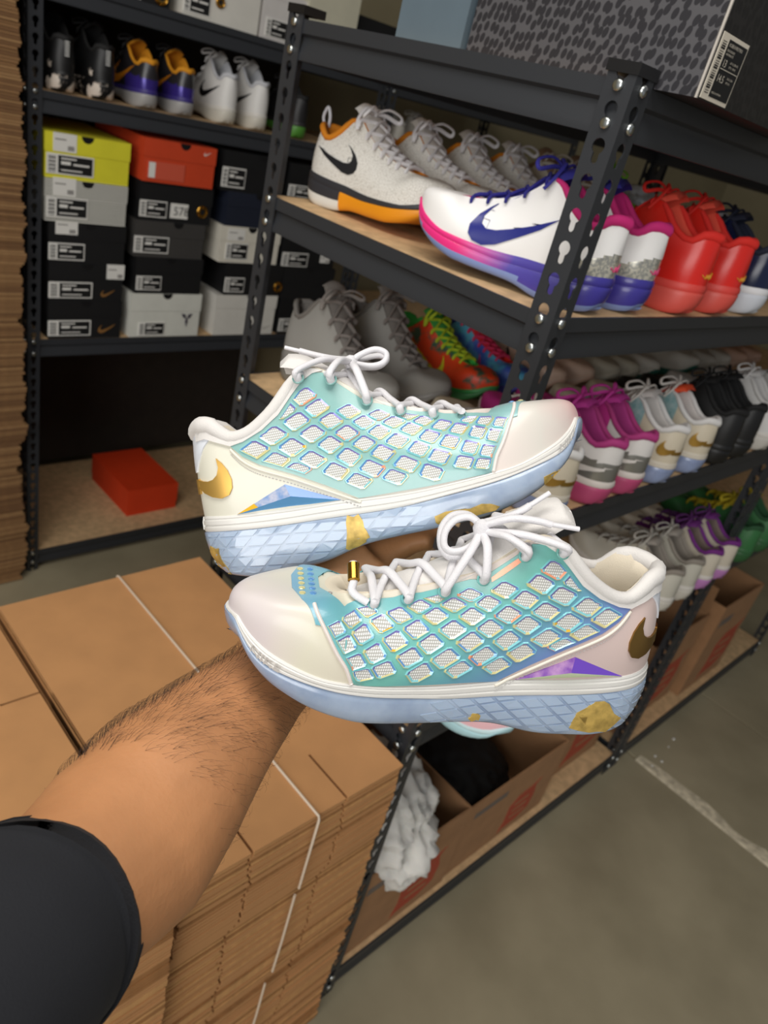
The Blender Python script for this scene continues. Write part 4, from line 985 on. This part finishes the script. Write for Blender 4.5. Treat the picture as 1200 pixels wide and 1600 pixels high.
def crumple(name, label, cat, c, r, m, seed, ridg=.25, n=3, group=None):
    bm = bmesh.new(); bmesh.ops.create_icosphere(bm, subdivisions=5, radius=1)
    for v in bm.verts:
        p = v.co.copy(); q = p * 1.6 + Vector((seed * 3.1, seed * 1.7, seed)); k = 1 + ridg * (noise.noise(q) * 1.0 + .7 * (1 - 2 * abs(noise.noise(q * 2.1))) - .35 + .35 * (1 - 2 * abs(noise.noise(q * 4.5))))
        v.co = Vector((p.x * r[0] * k, p.y * r[1] * k, p.z * r[2] * k))
    me = bpy.data.meshes.new(name); bm.to_mesh(me); bm.free(); me.materials.append(m); me.polygons.foreach_set('use_smooth', [True] * len(me.polygons))
    return tag(link(name, me, None, c), label, cat, group)
m_cloth = mat('white cloth bag', 'dad7d0', .85, sss=.1); m_plast = mat('thin white plastic', 'cfd6e0', .35, spec=.6)
crumple('cloth_bag', 'crumpled white cloth bag bulging out of the first open carton', 'cloth bag', (.19, .145, .36), (.115, .15, .13), m_cloth, 3, .30)
crumple('cloth_bag', 'limp beige cloth bag at the back of the first open carton', 'cloth bag', (.20, .44, .33), (.10, .055, .17), mat('beige cloth', 'a89f88', .9), 5, .25)
crumple('bin_liner', 'black bag filling the second open carton', 'bin liner', (.62, .26, .185), (.165, .19, .08), mat('black liner', '050506', .7), 9, .12)

# ------------------------------------------------------------------ shelf sneakers
def C(n, c, r=.5, **k): return mat('shoe ' + n + ' ' + c, c, r, **k)
def mm(upper, sole, outs=None, lining=None, laces=None, tongue=None, collar=None, rough=.5, bump=.15):
    return dict(upper=C('up', upper, rough, bump=bump, bump_scale=700), midsole=C('mid', sole, .5), outsole=C('out', outs or sole, .45), lining=C('lin', lining or upper, .85), laces=C('lac', laces or upper, .8), tongue=C('tng', tongue or lining or upper, .8), collar=C('col', collar or lining or upper, .8))
SWP = lambda cx=.125, cz=.062, s=.10, a=.05: swoosh(cx, cz, s, a)
sp = {}
# white / pink / navy
M = mm('eceae8', 'b0306e', '7d8fc0', 'c41f72', '26247e', '26247e', 'c2206f'); gm = mat('pink violet fade', '4a3f98', .35, coat=.3); axis_ramp(gm, 'X', [(0, '37308a'), (.13, '4b3f9e'), (.175, 'c04a9a'), (.215, 'e0287a'), (.31, 'e3307e')], noise_mix=.02); M['midsole'] = gm; M['outsole'] = [gm, M['outsole']]
m_spk = mat('silver speckle', '9a9a94', .25, .35, col2='c8c4b4', noise_scale=240, band=(.45, .55), coat=.4)
M['upper'] = [M['upper'], m_spk]
sp['pink'] = dict(key='pink', mats=M, zone=lambda c: 1 if c.x < .055 and c.z < .078 - c.x * .45 else 0, patches=[('swoosh', swoosh(.150, .068, .105, .02), C('sw', '23297c', .25), .0016)], script=(C('scr', 'd8467c', .4), .058, 1.0), n=110, rows=22, sole_zone=lambda c: 1 if c.z < interp(T_BOT, c.x) + .010 else 0)
# coral red
M = mm('d5251c', 'd2423a', 'cf5046', 'e0503c', 'd5251c', 'e0503c', 'd5251c', rough=.3); sp['coral'] = dict(key='coral', mats=M, hz=1.02, patches=[('swoosh', SWP(.15), C('sw', 'b51a14', .2), .0014)], script=(C('scr', 'd6a032', .35), .060, 1.0))
M = mm('141d3c', 'd9d9dc', 'c4c8d0', '10162c', '10162c', '10162c', rough=.2); sp['navy'] = dict(key='navy', mats=M, hz=.95, patches=[('swoosh', SWP(.13), C('sw', '0b1022', .2), .0014)])
# white scaled with orange sole
M = mm('ddd9d1', '2f2f33', 'e08e12', 'cf7d12', 'e2e0e2', 'd6d2cc', 'cf7d12', bump=.9); nt_, b_ = nodes_of(M['upper'])
vo = nt_.nodes.new('ShaderNodeTexVoronoi'); vo.inputs['Scale'].default_value = 260; vo.feature = 'DISTANCE_TO_EDGE'; tc_ = nt_.nodes.new('ShaderNodeTexCoord'); nt_.links.new(tc_.outputs['Object'], vo.inputs['Vector']); bp_ = nt_.nodes.new('ShaderNodeBump'); bp_.inputs['Strength'].default_value = .9; bp_.inputs['Distance'].default_value = .0015; nt_.links.new(vo.outputs['Distance'], bp_.inputs['Height']); nt_.links.new(bp_.outputs['Normal'], b_.inputs['Normal'])
rmp = nt_.nodes.new('ShaderNodeValToRGB'); rmp.color_ramp.elements[0].color = lin('bdb8ae'); rmp.color_ramp.elements[1].color = lin('e4e1da'); rmp.color_ramp.elements[1].position = .12; nt_.links.new(vo.outputs['Distance'], rmp.inputs['Fac']); nt_.links.new(rmp.outputs['Color'], b_.inputs['Base Color'])
M['outsole'] = [M['outsole'], C('out', 'd9d7d0', .5), C('out', '2f2f33', .5)]
def pull_loop(mb, fn): mb.tube(catmull([(.004, 0, fn['ztop'](.01) - .004), (-.004, 0, fn['ztop'](.01) + .012), (.004, 0, fn['ztop'](.01) + .028), (.012, 0, fn['ztop'](.01) + .014), (.012, 0, fn['ztop'](.01) - .002)], 5), .003, 6)
def tongue_bars(mb, fn):
    for k in range(3): mb.box(.098 + k * .006, .101 + k * .006, -.012, .012, fn['ztop'](.10) + .0165 - k * .0012, fn['ztop'](.10) + .0185 - k * .0012)
sp['gold'] = dict(key='gold', mats=M, n=64, sole_zone=lambda c: 0 if c.x > .10 else (1 if c.z < .012 else 2), patches=[('swoosh', swoosh(.085, .075, .085, .25), C('sw', '1c1c20', .5), .0016)], extra=[('pull_loop', C('lp', 'dcdce2', .8), pull_loop), ('tongue_label', C('tl', '2a2a2c', .6), tongue_bars)], lace_n=7, tongue_up=.006, lace_r=.0032)
# grey suede, multi-colour, blush, etc.
sp['grey'] = dict(key='grey', mats=mm('8b8984', '7f7d79', '77756f', '6f6b66', '7d7671', '746f6a', rough=.9), hz=1.35, tongue_up=.012, wide=1.1, lace_n=6, lace_r=.0034)
M = mm('d4532a', '2f8f46', '3c7f4a', '41b84c', 'b9cf2c', '3f9a48', '38b24a'); M['upper'] = mat('lava multicolour', 'd8421c', .45, col2='3c5a46', noise_scale=34, band=(.52, .6), bump=.2, bump_scale=500); sp['lava'] = dict(key='lava', mats=M, patches=[('swoosh', SWP(.15), C('sw', 'd2cf2c', .4), .0016)], lace_n=7, lace_r=.0034)
M = mm('3d7fc0', '3b3f9a', '4a4aa8', 'd82818', 'e23a6a', 'd8303a', '24309a'); M['upper'] = mat('galaxy blue multicolour', '3a58b4', .45, col2='4fa8c4', noise_scale=28, band=(.42, .6), bump=.2, bump_scale=500); sp['galaxy'] = dict(key='galaxy', mats=M, patches=[('swoosh', SWP(.15), C('sw', 'c23a86', .4), .0016)], lace_n=7, lace_r=.0030)
sp['blush'] = dict(key='blush', mats=mm('d3b6a2', 'cdb4a4', 'c8a590', 'a98370', 'c48a6c', 'b98c78'), patches=[('swoosh', SWP(.12, .068, .11), C('sw', '1a1718', .4), .0016)], lace_n=6, lace_r=.0048)
sp['sage'] = dict(key='sage', mats=mm('b7b1a0', 'bdb7a8', 'a49f90', 'a39d8e', 'a9a2a8', 'a9a394'))
sp['tealw'] = dict(key='tealw', mats=mm('cac6bc', 'c4c0b6', '1c5e52', 'b5b0a6', '184f7e', 'c0bcb2'))
sp['dove'] = dict(key='dove', mats=mm('aaa59b', 'a9a498', '9b968c', '96918a'))
sp['peach'] = dict(key='peach', mats=mm('b08d78', 'ae917e', 'a38672', '9a7764'))
sp['cream'] = dict(key='cream', mats=mm('c8bfae', 'cac3b4', 'b8b0a0', '8a6f58', 'd6d0c4', '9c8068'), tongue_up=.01)
# magenta and white
M = mm('d8d4d0', 'd6cdc6', 'b2446e', 'b03a84', 'c63a9a', 'c23a98', 'a83476'); M['upper'] = [M['upper'], C('up', 'c2368c', .5), C('slv', '8f8d86', .25, metal=.5)]
sp['magenta'] = dict(key='magenta', mats=M, n=64, zone=lambda c: 1 if c.x > .085 else (2 if c.z < .078 and c.x > -.01 else 0), patches=[('swoosh', SWP(.055, .062, .085, .25), C('sw', 'd6d0ca', .4), .0016)], lace_r=.0035)
# pearl with gold swoosh like the held pair
M = mm('cdc2ac', 'd2cabb', '8f9bb8', 'cfcac6', 'd2cdc6', 'cfcac6', 'd6d4d2'); M['upper'] = [M['upper'], mat('teal film shelf', '7fa9ac', .3, col2='b4c4c6', noise_scale=60)]; M['outsole'] = mat('icy rubber shelf', '8492b4', .25, coat=.4, noise_amt=.15, noise_scale=40)
gold_s = mat('satin gold shelf', 'a8833c', .35, .8)
sp['pearl'] = dict(key='pearl', mats=M, n=64, zone=lambda c: 1 if c.x > .085 and c.x < .23 else 0, patches=[('swoosh', [(max(p[0], .006), p[1]) for p in locs([(270 + .2917 * a, 530 + .2917 * b) for a, b in ((228, 640), (243, 690), (235, 730), (212, 755), (180, 765), (118, 756), (110, 790), (160, 829), (210, 849), (262, 855), (303, 836), (321, 797), (317, 752), (293, 703))])], gold_s, .0016)], heel_patches=[('swoosh', [(-.02, .064), (.02, .064), (.02, .071), (-.02, .071)], gold_s, .0014)], band=True)
sp['pearl_o'] = dict(sp['pearl'], key='pearl_o', mats=dict(M, tongue=C('tng', 'e8522a', .7)))
sp['black'] = dict(key='black', mats=mm('131314', '121213', '101011', '0e0e0f'), hz=1.1, patches=[('swoosh', SWP(.14), C('sw', '1e1e20', .3), .0014)])
sp['white'] = dict(key='white', mats=mm('d3d2d0', 'cfcbc4', 'c2beb6', 'c6c4c2', 'd2d0ce', 'c8c6c4'), hz=1.1, patches=[('swoosh', SWP(.13), C('sw', '8c8a86', .4), .0014)])
sp['whiteg'] = dict(key='whiteg', mats=mm('bdb9ac', 'cdc8c0', 'c4bfb4', '8a8278', 'b7b3aa', '9a938a'))
M = mm('c8bfae', 'cfc9c2', 'b47ab4', '7a6a62', '5c2668', '63206e', '6a2276'); sp['purple'] = dict(key='purple', mats=M, patches=[('eyestay', locs([(500, 590), (560, 622), (640, 645), (760, 648), (760, 665), (640, 668), (540, 640)]), C('es', '5e2068', .4), .0016)])
M = mm('2f6b3a', '2c6136', '28582f', '1f4a2a', 'b9a51e', 'b8a320'); sp['green'] = dict(key='green', mats=M, patches=[('swoosh', SWP(.14), C('sw', 'bda820', .4), .0016)], lace_r=.0045)
M = mm('e2b4ba', 'b9d4d8', 'a9cfd6', '8c1f2e', 'd8a6ae', '9a2434'); sp['rose'] = dict(key='rose', mats=M)
# far shelf pairs
M = mm('151516', 'cfc4b8', '151516', '101010'); M['upper'] = [M['upper'], mat('black white marbled', '0f0f10', .5, col2='cfc3b6', noise_scale=26, band=(.5, .54))]; M['midsole'] = mat('marble midsole', '0f0f10', .5, col2='cfc3b6', noise_scale=26, band=(.5, .54))
M['outsole'] = M['midsole']
def heel_bars(mb, fn):
    for k in range(7): mb.box(-.0028, .004, -.005, .005, .084 + k * .0055, .0868 + k * .0055)
sp['panda'] = dict(key='panda', mats=M, hz=1.15, zone=lambda c: 1 if c.x < .05 and c.z < .065 else 0, extra=[('heel_stripes', C('hs', 'c9c9c6', .5), heel_bars)])
M = mm('29272a', '3a2f78', '9c9a98', 'd08a10', '1b1a1c', 'c98412', 'd28c14', rough=.3); M['upper'] = [M['upper'], C('vio', '3f3188', .2, metal=.3)]; sp['lakers'] = dict(key='lakers', mats=M, hz=1.05, zone=lambda c: 1 if c.x < .10 and c.z < .075 else 0, patches=[('swoosh', SWP(.12, .07, .11), C('sw', 'c97c18', .4), .0014)])
sp['whiteb'] = dict(key='whiteb', mats=mm('dad8d4', 'd6d2ca', 'c8c3b6', 'bfc0c4', 'd8d6d4', 'cfcdca'), hz=1.25, patches=[('swoosh', SWP(.09, .078, .09, .1), C('sw', '141416', .4), .0016)])
sp['lime'] = dict(key='lime', mats=mm('1d1c1e', '2d2a2c', '4f8a34', '131314', '1d1c1e'), hz=1.1)

Z5, Z4, Z3, Z2 = 1.572, 1.572, 1.236, .842
G = 'sneakers on the upper mid shelf'
f4 = [('pink', .116, 'white sneaker with pink and violet sole, nearest on the upper shelf, navy swoosh'), ('pink', .226, 'white sneaker with speckled heel and pink script, second from rack corner'), ('coral', .372, 'coral red sneaker with gold script on the heel, nearer of the two'), ('coral', .505, 'coral red sneaker with gold heel script, further of the two'), ('navy', .64, 'dark navy glossy sneaker with white sole, right edge of upper shelf'), ('navy', .78, 'navy sneaker behind the first navy one, mostly out of view')]
for k, x, l in f4[:5]: place_shoe(sp[k], x, .004 if k == 'pink' else -.008, Z4, 1, l, G, yaw=.24 if x < .15 else (.16 if k == 'pink' else .05))
b4 = [('gold', .100, 'white scaled sneaker with orange sole and black swoosh, nearest the left post'), ('gold', .232, 'white scaled sneaker with orange collar, second in the row on upper shelf'), ('gold', .362, 'white scaled sneaker with upright lace loop, third in the row'), ('gold', .492, 'white scaled sneaker with orange tongue edge, fourth in the row'), ('cream', .625, 'cream sneaker with brown tongue behind the white scaled ones'), ('cream', .745, 'cream sneaker with brown tongue beside the rack post')]
for k, x, l in b4: place_shoe(sp[k], x, .636, Z4, -1, l, G, yaw=.10 if k == 'gold' else 0)
sp['limet'] = dict(key='limet', mats=mm('4a1a38', '3a1830', '2c1424', '6cae1c', '7cc41c', '7cc41c'), tongue_up=.03)
place_shoe(sp['limet'], .868, .640, Z4, -1, 'dark wine sneaker with lime green tongue behind the coral pair', 'sneakers on the upper mid shelf')
crumple('plastic_bag', 'crumpled white plastic bag behind the cream sneakers', 'plastic bag', (1.0, .50, Z4 + .078), (.055, .10, .06), m_plast, 4, .25)
crumple('plastic_bag', 'pale plastic bag in the shadow behind the coral sneakers', 'plastic bag', (1.15, .38, Z4 + .075), (.07, .10, .055), m_plast, 6, .25)
G = 'sneakers on the middle shelf, back row'
b3 = [('grey', .115, 'grey suede high sneaker nearest the left post on middle shelf'), ('grey', .255, 'grey suede high sneaker second from the left post'), ('lava', .405, 'orange and green marbled sneaker with yellow laces'), ('galaxy', .525, 'blue galaxy-print sneaker with red laces'), ('blush', .655, 'blush sneaker with fluffy peach laces and black swoosh, left of the post'), ('blush', .775, 'blush sneaker with fluffy laces seen right of the post'), ('sage', .895, 'pale sage sneaker, nearer of its pair, toe out'), ('sage', .995, 'pale sage sneaker, further of its pair'), ('tealw', 1.105, 'white sneaker with dark teal laces, nearer of its pair')]
for k, x, l in b3: place_shoe(sp[k], x, .640, Z3, -1, l, G)
b3b = [('tealw', 1.345, 'white sneaker with dark teal laces, further of its pair'), ('dove', 1.46, 'dove grey sneaker, nearer of its pair on middle shelf'), ('dove', 1.57, 'dove grey sneaker, further of its pair on middle shelf'), ('peach', 1.70, 'peach tan sneaker, nearer of its pair on middle shelf'), ('peach', 1.82, 'peach tan sneaker, further of its pair on middle shelf')]
for k, x, l in b3b: place_shoe(sp[k], x, .640, Z3, -1, l, G)
G = 'sneakers on the middle shelf, front row'
f3 = [('pearl', .185, 'pearl sneaker with gold heel swoosh, partly behind the held pair'), ('magenta', .325, 'magenta and white sneaker with silver heel, nearer of its pair'), ('magenta', .432, 'magenta and white sneaker with silver heel, further of its pair'), ('pearl', .560, 'pearl sneaker with gold swoosh and coral flecks on middle shelf'), ('pearl_o', .700, 'pearl sneaker with an orange-red tongue on middle shelf'), ('black', .835, 'black sneaker, nearer of its pair on middle shelf'), ('black', .945, 'black sneaker, further of its pair on middle shelf'), ('white', 1.085, 'white sneaker beside the black pair on middle shelf')]
for k, x, l in f3: place_shoe(sp[k], x, -.016, Z3, 1, l, G)
for k, x, l in [('white', 1.345, 'white sneaker at the right edge of the middle shelf')]: place_shoe(sp[k], x, -.010, Z3, 1, l, G)
G = 'sneakers on the lower shelf'
f2 = [('whiteg', .843, 'grey white sneaker hanging over the lower shelf, nearer of its pair'), ('whiteg', .953, 'grey white sneaker hanging over the lower shelf, further of its pair'), ('purple', 1.064, 'cream sneaker with purple eyestay and lilac sole, nearer of its pair'), ('purple', 1.174, 'cream sneaker with purple eyestay and lilac sole, further of its pair')]
for k, x, l in f2: place_shoe(sp[k], x, -.048, Z2 + .002, 1, l, G)
for k, x, y, l in [('rose', .098, .190, 'pink toe of a sneaker with pale blue sole poking past shelf'), ('rose', .212, .200, 'second pink-toed sneaker with pale blue sole, further in')]: place_shoe(sp[k], x, y, Z2 + .002, -1, l, G)
for k, x, l in [('green', 1.36, 'green sneaker with yellow laces, nearer of two beyond the second post'), ('green', 1.50, 'green sneaker with yellow laces, further of two beyond the second post')]: place_shoe(sp[k], x, -.04, Z2 + .002, 1, l, G)
for k, x, l in [('whiteg', .50, 'pale knit sneaker on the lower shelf behind the held collar'), ('lava', .64, 'orange marbled sneaker peeking over the held collar'), ('dove', .76, 'pale grey sneaker with grey laces behind the held collar')]: place_shoe(sp[k], x, .640, Z2, -1, l, G)
for k, x, l in [('green', .90, 'green and yellow sneaker in the back row of lower shelf'), ('green', 1.02, 'green sneaker in the back row beside the yellow-laced one'), ('green', 1.14, 'green sneaker at the end of the lower back row')]: place_shoe(sp[k], x, .640, Z2, -1, l, G)
G = 'sneakers across the aisle'
fa = [('panda', .125, 'black sneaker with white marbling and striped heel tab, far left shelf'), ('panda', .238, 'black sneaker with white marbling, right one of its pair'), ('lakers', .372, 'purple sneaker with yellow collar, left one of its pair'), ('lakers', .492, 'purple sneaker with yellow collar, right one of its pair'), ('whiteb', .645, 'white sneaker with black swoosh across the aisle, left one'), ('whiteb', .765, 'white sneaker with black swoosh across the aisle, right one'), ('lime', .93, 'black sneaker with lime sole seen past the rack post')]
for k, x, l in fa: place_shoe(sp[k], x, BY0 + .006, 1.572, 1, l, G)
for x, l in [(1.42, 'pale sneaker on the far rack, seen above the coral sneakers'), (1.58, 'second pale sneaker on the far rack, beyond the near rack')]: place_shoe(sp['dove'], x, BY0 + .02, 1.572, 1, l, G)

# ------------------------------------------------------------------ the arm
m_skin = mat('tanned skin', 'c08659', .55, noise_amt=.07, noise_scale=25, bump=.25, bump_scale=350, sss=.12)
def arm():
    mb = MB()
    path = [(-260, 1815, .275), (-110, 1635, .302), (40, 1470, .352), (190, 1320, .425), (270, 1222, .470), (345, 1140, .515), (415, 1070, .555), (455, 1025, .580)]
    rad = [(.028, .030), (.030, .034), (.036, .042), (.043, .055), (.046, .052), (.039, .043), (.031, .034), (.028, .034)]
    P = catmull([at(*p) for p in path], 5); Rr = []
    for i in range(len(P)):
        t = i / (len(P) - 1) * (len(rad) - 1); k = min(int(t), len(rad) - 2); f_ = t - k; Rr.append((rad[k][0] * (1 - f_) + rad[k + 1][0] * f_, rad[k][1] * (1 - f_) + rad[k + 1][1] * f_))
    view = (CAM_M.to_3x3() @ Vector((0, 0, 1)))
    mb.tube(P, Rr, 24, up=view)
    # palm behind the lower sneaker, under the upper one
    palm = [(440, 1040, .575), (490, 975, .590), (540, 915, .600), (585, 872, .606)]
    mb.tube(catmull([at(*p) for p in palm], 5), [(.026, .034)] * 3 + [(.020, .040)] * 13, 20, up=view) if False else mb.tube(catmull([at(*p) for p in palm], 5), [(.026 - .006 * k / 15, .034 + .008 * math.sin(k / 15 * 2.6)) for k in range(16)], 20, up=view)
    fingers = [[(560, 905, .600), (612, 868, .606), (650, 848, .606), (676, 846, .600)], [(572, 885, .604), (630, 846, .612), (676, 822, .614), (706, 816, .608)], [(575, 868, .608), (640, 828, .620), (688, 805, .626), (716, 800, .622)], [(560, 860, .612), (615, 826, .628), (655, 808, .636), (680, 803, .634)]]
    for k, fg in enumerate(fingers):
        q = catmull([at(*p) for p in fg], 5); n_ = len(q); mb.tube(q, [.0105 - .003 * i / (n_ - 1) for i in range(n_)], 12)
    th = catmull([at(*p) for p in [(480, 990, .580), (500, 930, .590), (520, 890, .596), (548, 868, .594)]], 5); mb.tube(th, [.014 - .004 * i / 15 for i in range(16)], 12)
    me0 = mb.mesh('arm', m_skin); o = bpy.data.objects.new('arm_tmp', me0); COL.objects.link(o)
    md = o.modifiers.new('r', 'REMESH'); md.mode = 'VOXEL'; md.voxel_size = .0035; md.use_smooth_shade = True
    ms = o.modifiers.new('s', 'SMOOTH'); ms.iterations = 6; ms.factor = .5
    dg = bpy.context.evaluated_depsgraph_get(); me = bpy.data.meshes.new_from_object(o.evaluated_get(dg)); bpy.data.objects.remove(o)
    me.materials.clear(); me.materials.append(m_skin); me.polygons.foreach_set('use_smooth', [True] * len(me.polygons))
    root = tag(bpy.data.objects.new('person', me), 'bare forearm in a dark short sleeve reaching in from lower left, holding both sneakers', 'person'); COL.objects.link(root)
    # fine dark hair
    inv = CAM_M.inverted(); rn = random.Random(4); strands = []
    polys = [p for p in me.polygons]
    cu = bpy.data.curves.new('arm_hair', 'CURVE'); cu.dimensions = '3D'; cu.bevel_depth = .000075; cu.bevel_resolution = 0; cu.use_radius = True if hasattr(cu, 'use_radius') else True
    made = 0; axis = (at(430, 1060, .56) - at(110, 1425, .385)).normalized(); right = CAM_M.to_3x3() @ Vector((1, 0, 0)); down = CAM_M.to_3x3() @ Vector((0, -1, 0))
    while made < 1500:
        p = rn.choice(polys); c = inv @ p.center; u, v = 600 + FPX * c.x / -c.z, 800 - FPX * c.y / -c.z
        if c.z > -.43 or c.z < -.565 or p.normal.dot(view) < -.25: continue
        s_ = (u - 60) * .72 + (v - 1300) * .69; # along the upper edge the hair is densest
        across = ((u - 250) * .62 + (v - 1150) * .78)
        if across > 10 and rn.random() < min(.93, (across - 10) / 120): continue
        d = (axis * rn.uniform(.3, .8) + right * rn.uniform(.1, .5) + down * rn.uniform(.2, .9)); d = (d - p.normal * d.dot(p.normal)).normalized(); L = rn.uniform(.008, .017); sd = d.cross(p.normal) * rn.uniform(-.35, .35)
        sp_ = cu.splines.new('POLY'); sp_.points.add(3)
        for k in range(4):
            t = k / 3; q = p.center + d * (L * t) + sd * (L * t * t) + p.normal * (.0042 * math.sin(t * 2.4) - .0002); sp_.points[k].co = (q.x, q.y, q.z, 1); sp_.points[k].radius = 1 - .7 * t
        made += 1
    cu.materials.append(mat('dark body hair', '2c1c14', .6)); h = bpy.data.objects.new('arm_hair', cu); COL.objects.link(h); h.parent = root; tag(h, 'fine dark hair on the forearm', kind='stuff')
    # sleeve
    mb = MB(); sp2 = [(-330, 1900, .262), (-200, 1740, .284), (-100, 1620, .306), (-15, 1520, .335), (28, 1472, .355), (32, 1468, .358)]
    P = catmull([at(*p) for p in sp2], 6); n_ = len(P); rr = []
    for i in range(n_):
        t = i / (n_ - 1); fl = .010 * noise.noise((t * 3, 1, 0)); rr.append((.047 + .0085 * t + fl * .2, .048 + .0075 * t + fl * .2))
    rows = []; prev = None; N = 40
    for i, p in enumerate(P):
        t = (P[min(i + 1, n_ - 1)] - P[max(i - 1, 0)]).normalized(); u = (view - t * view.dot(t)).normalized(); w_ = t.cross(u)
        rows.append([p + u * (rr[i][0] * math.sin(a) * (1 + .05 * noise.noise((i * .14, a * 1.3, 2)))) + w_ * (rr[i][1] * math.cos(a) * (1 + .05 * noise.noise((i * .16, a * 1.5, 5)))) for a in [2 * math.pi * k / N for k in range(N)]])
    inner = [[P[i].lerp(Vector(q), .965) for q in rows[i]] for i in range(n_ - 1, n_ - 8, -1)]
    mb.grid(rows + inner, True)
    sl = mb.build('sleeve', mat('black cotton jersey', '1b1c21', .95, bump=.3, bump_scale=900), root, angle=60); tag(sl, 'dark cotton short sleeve')
    hem = MB(); k = n_ - 4; hem.tube([P[k] + (Vector(q) - P[k]) * 1.004 for q in rows[k]] + [P[k] + (Vector(rows[k][0]) - P[k]) * 1.004], .0007, 5); hem.build('hem_stitch', mat('hem thread', '111216', .9), sl)
arm()
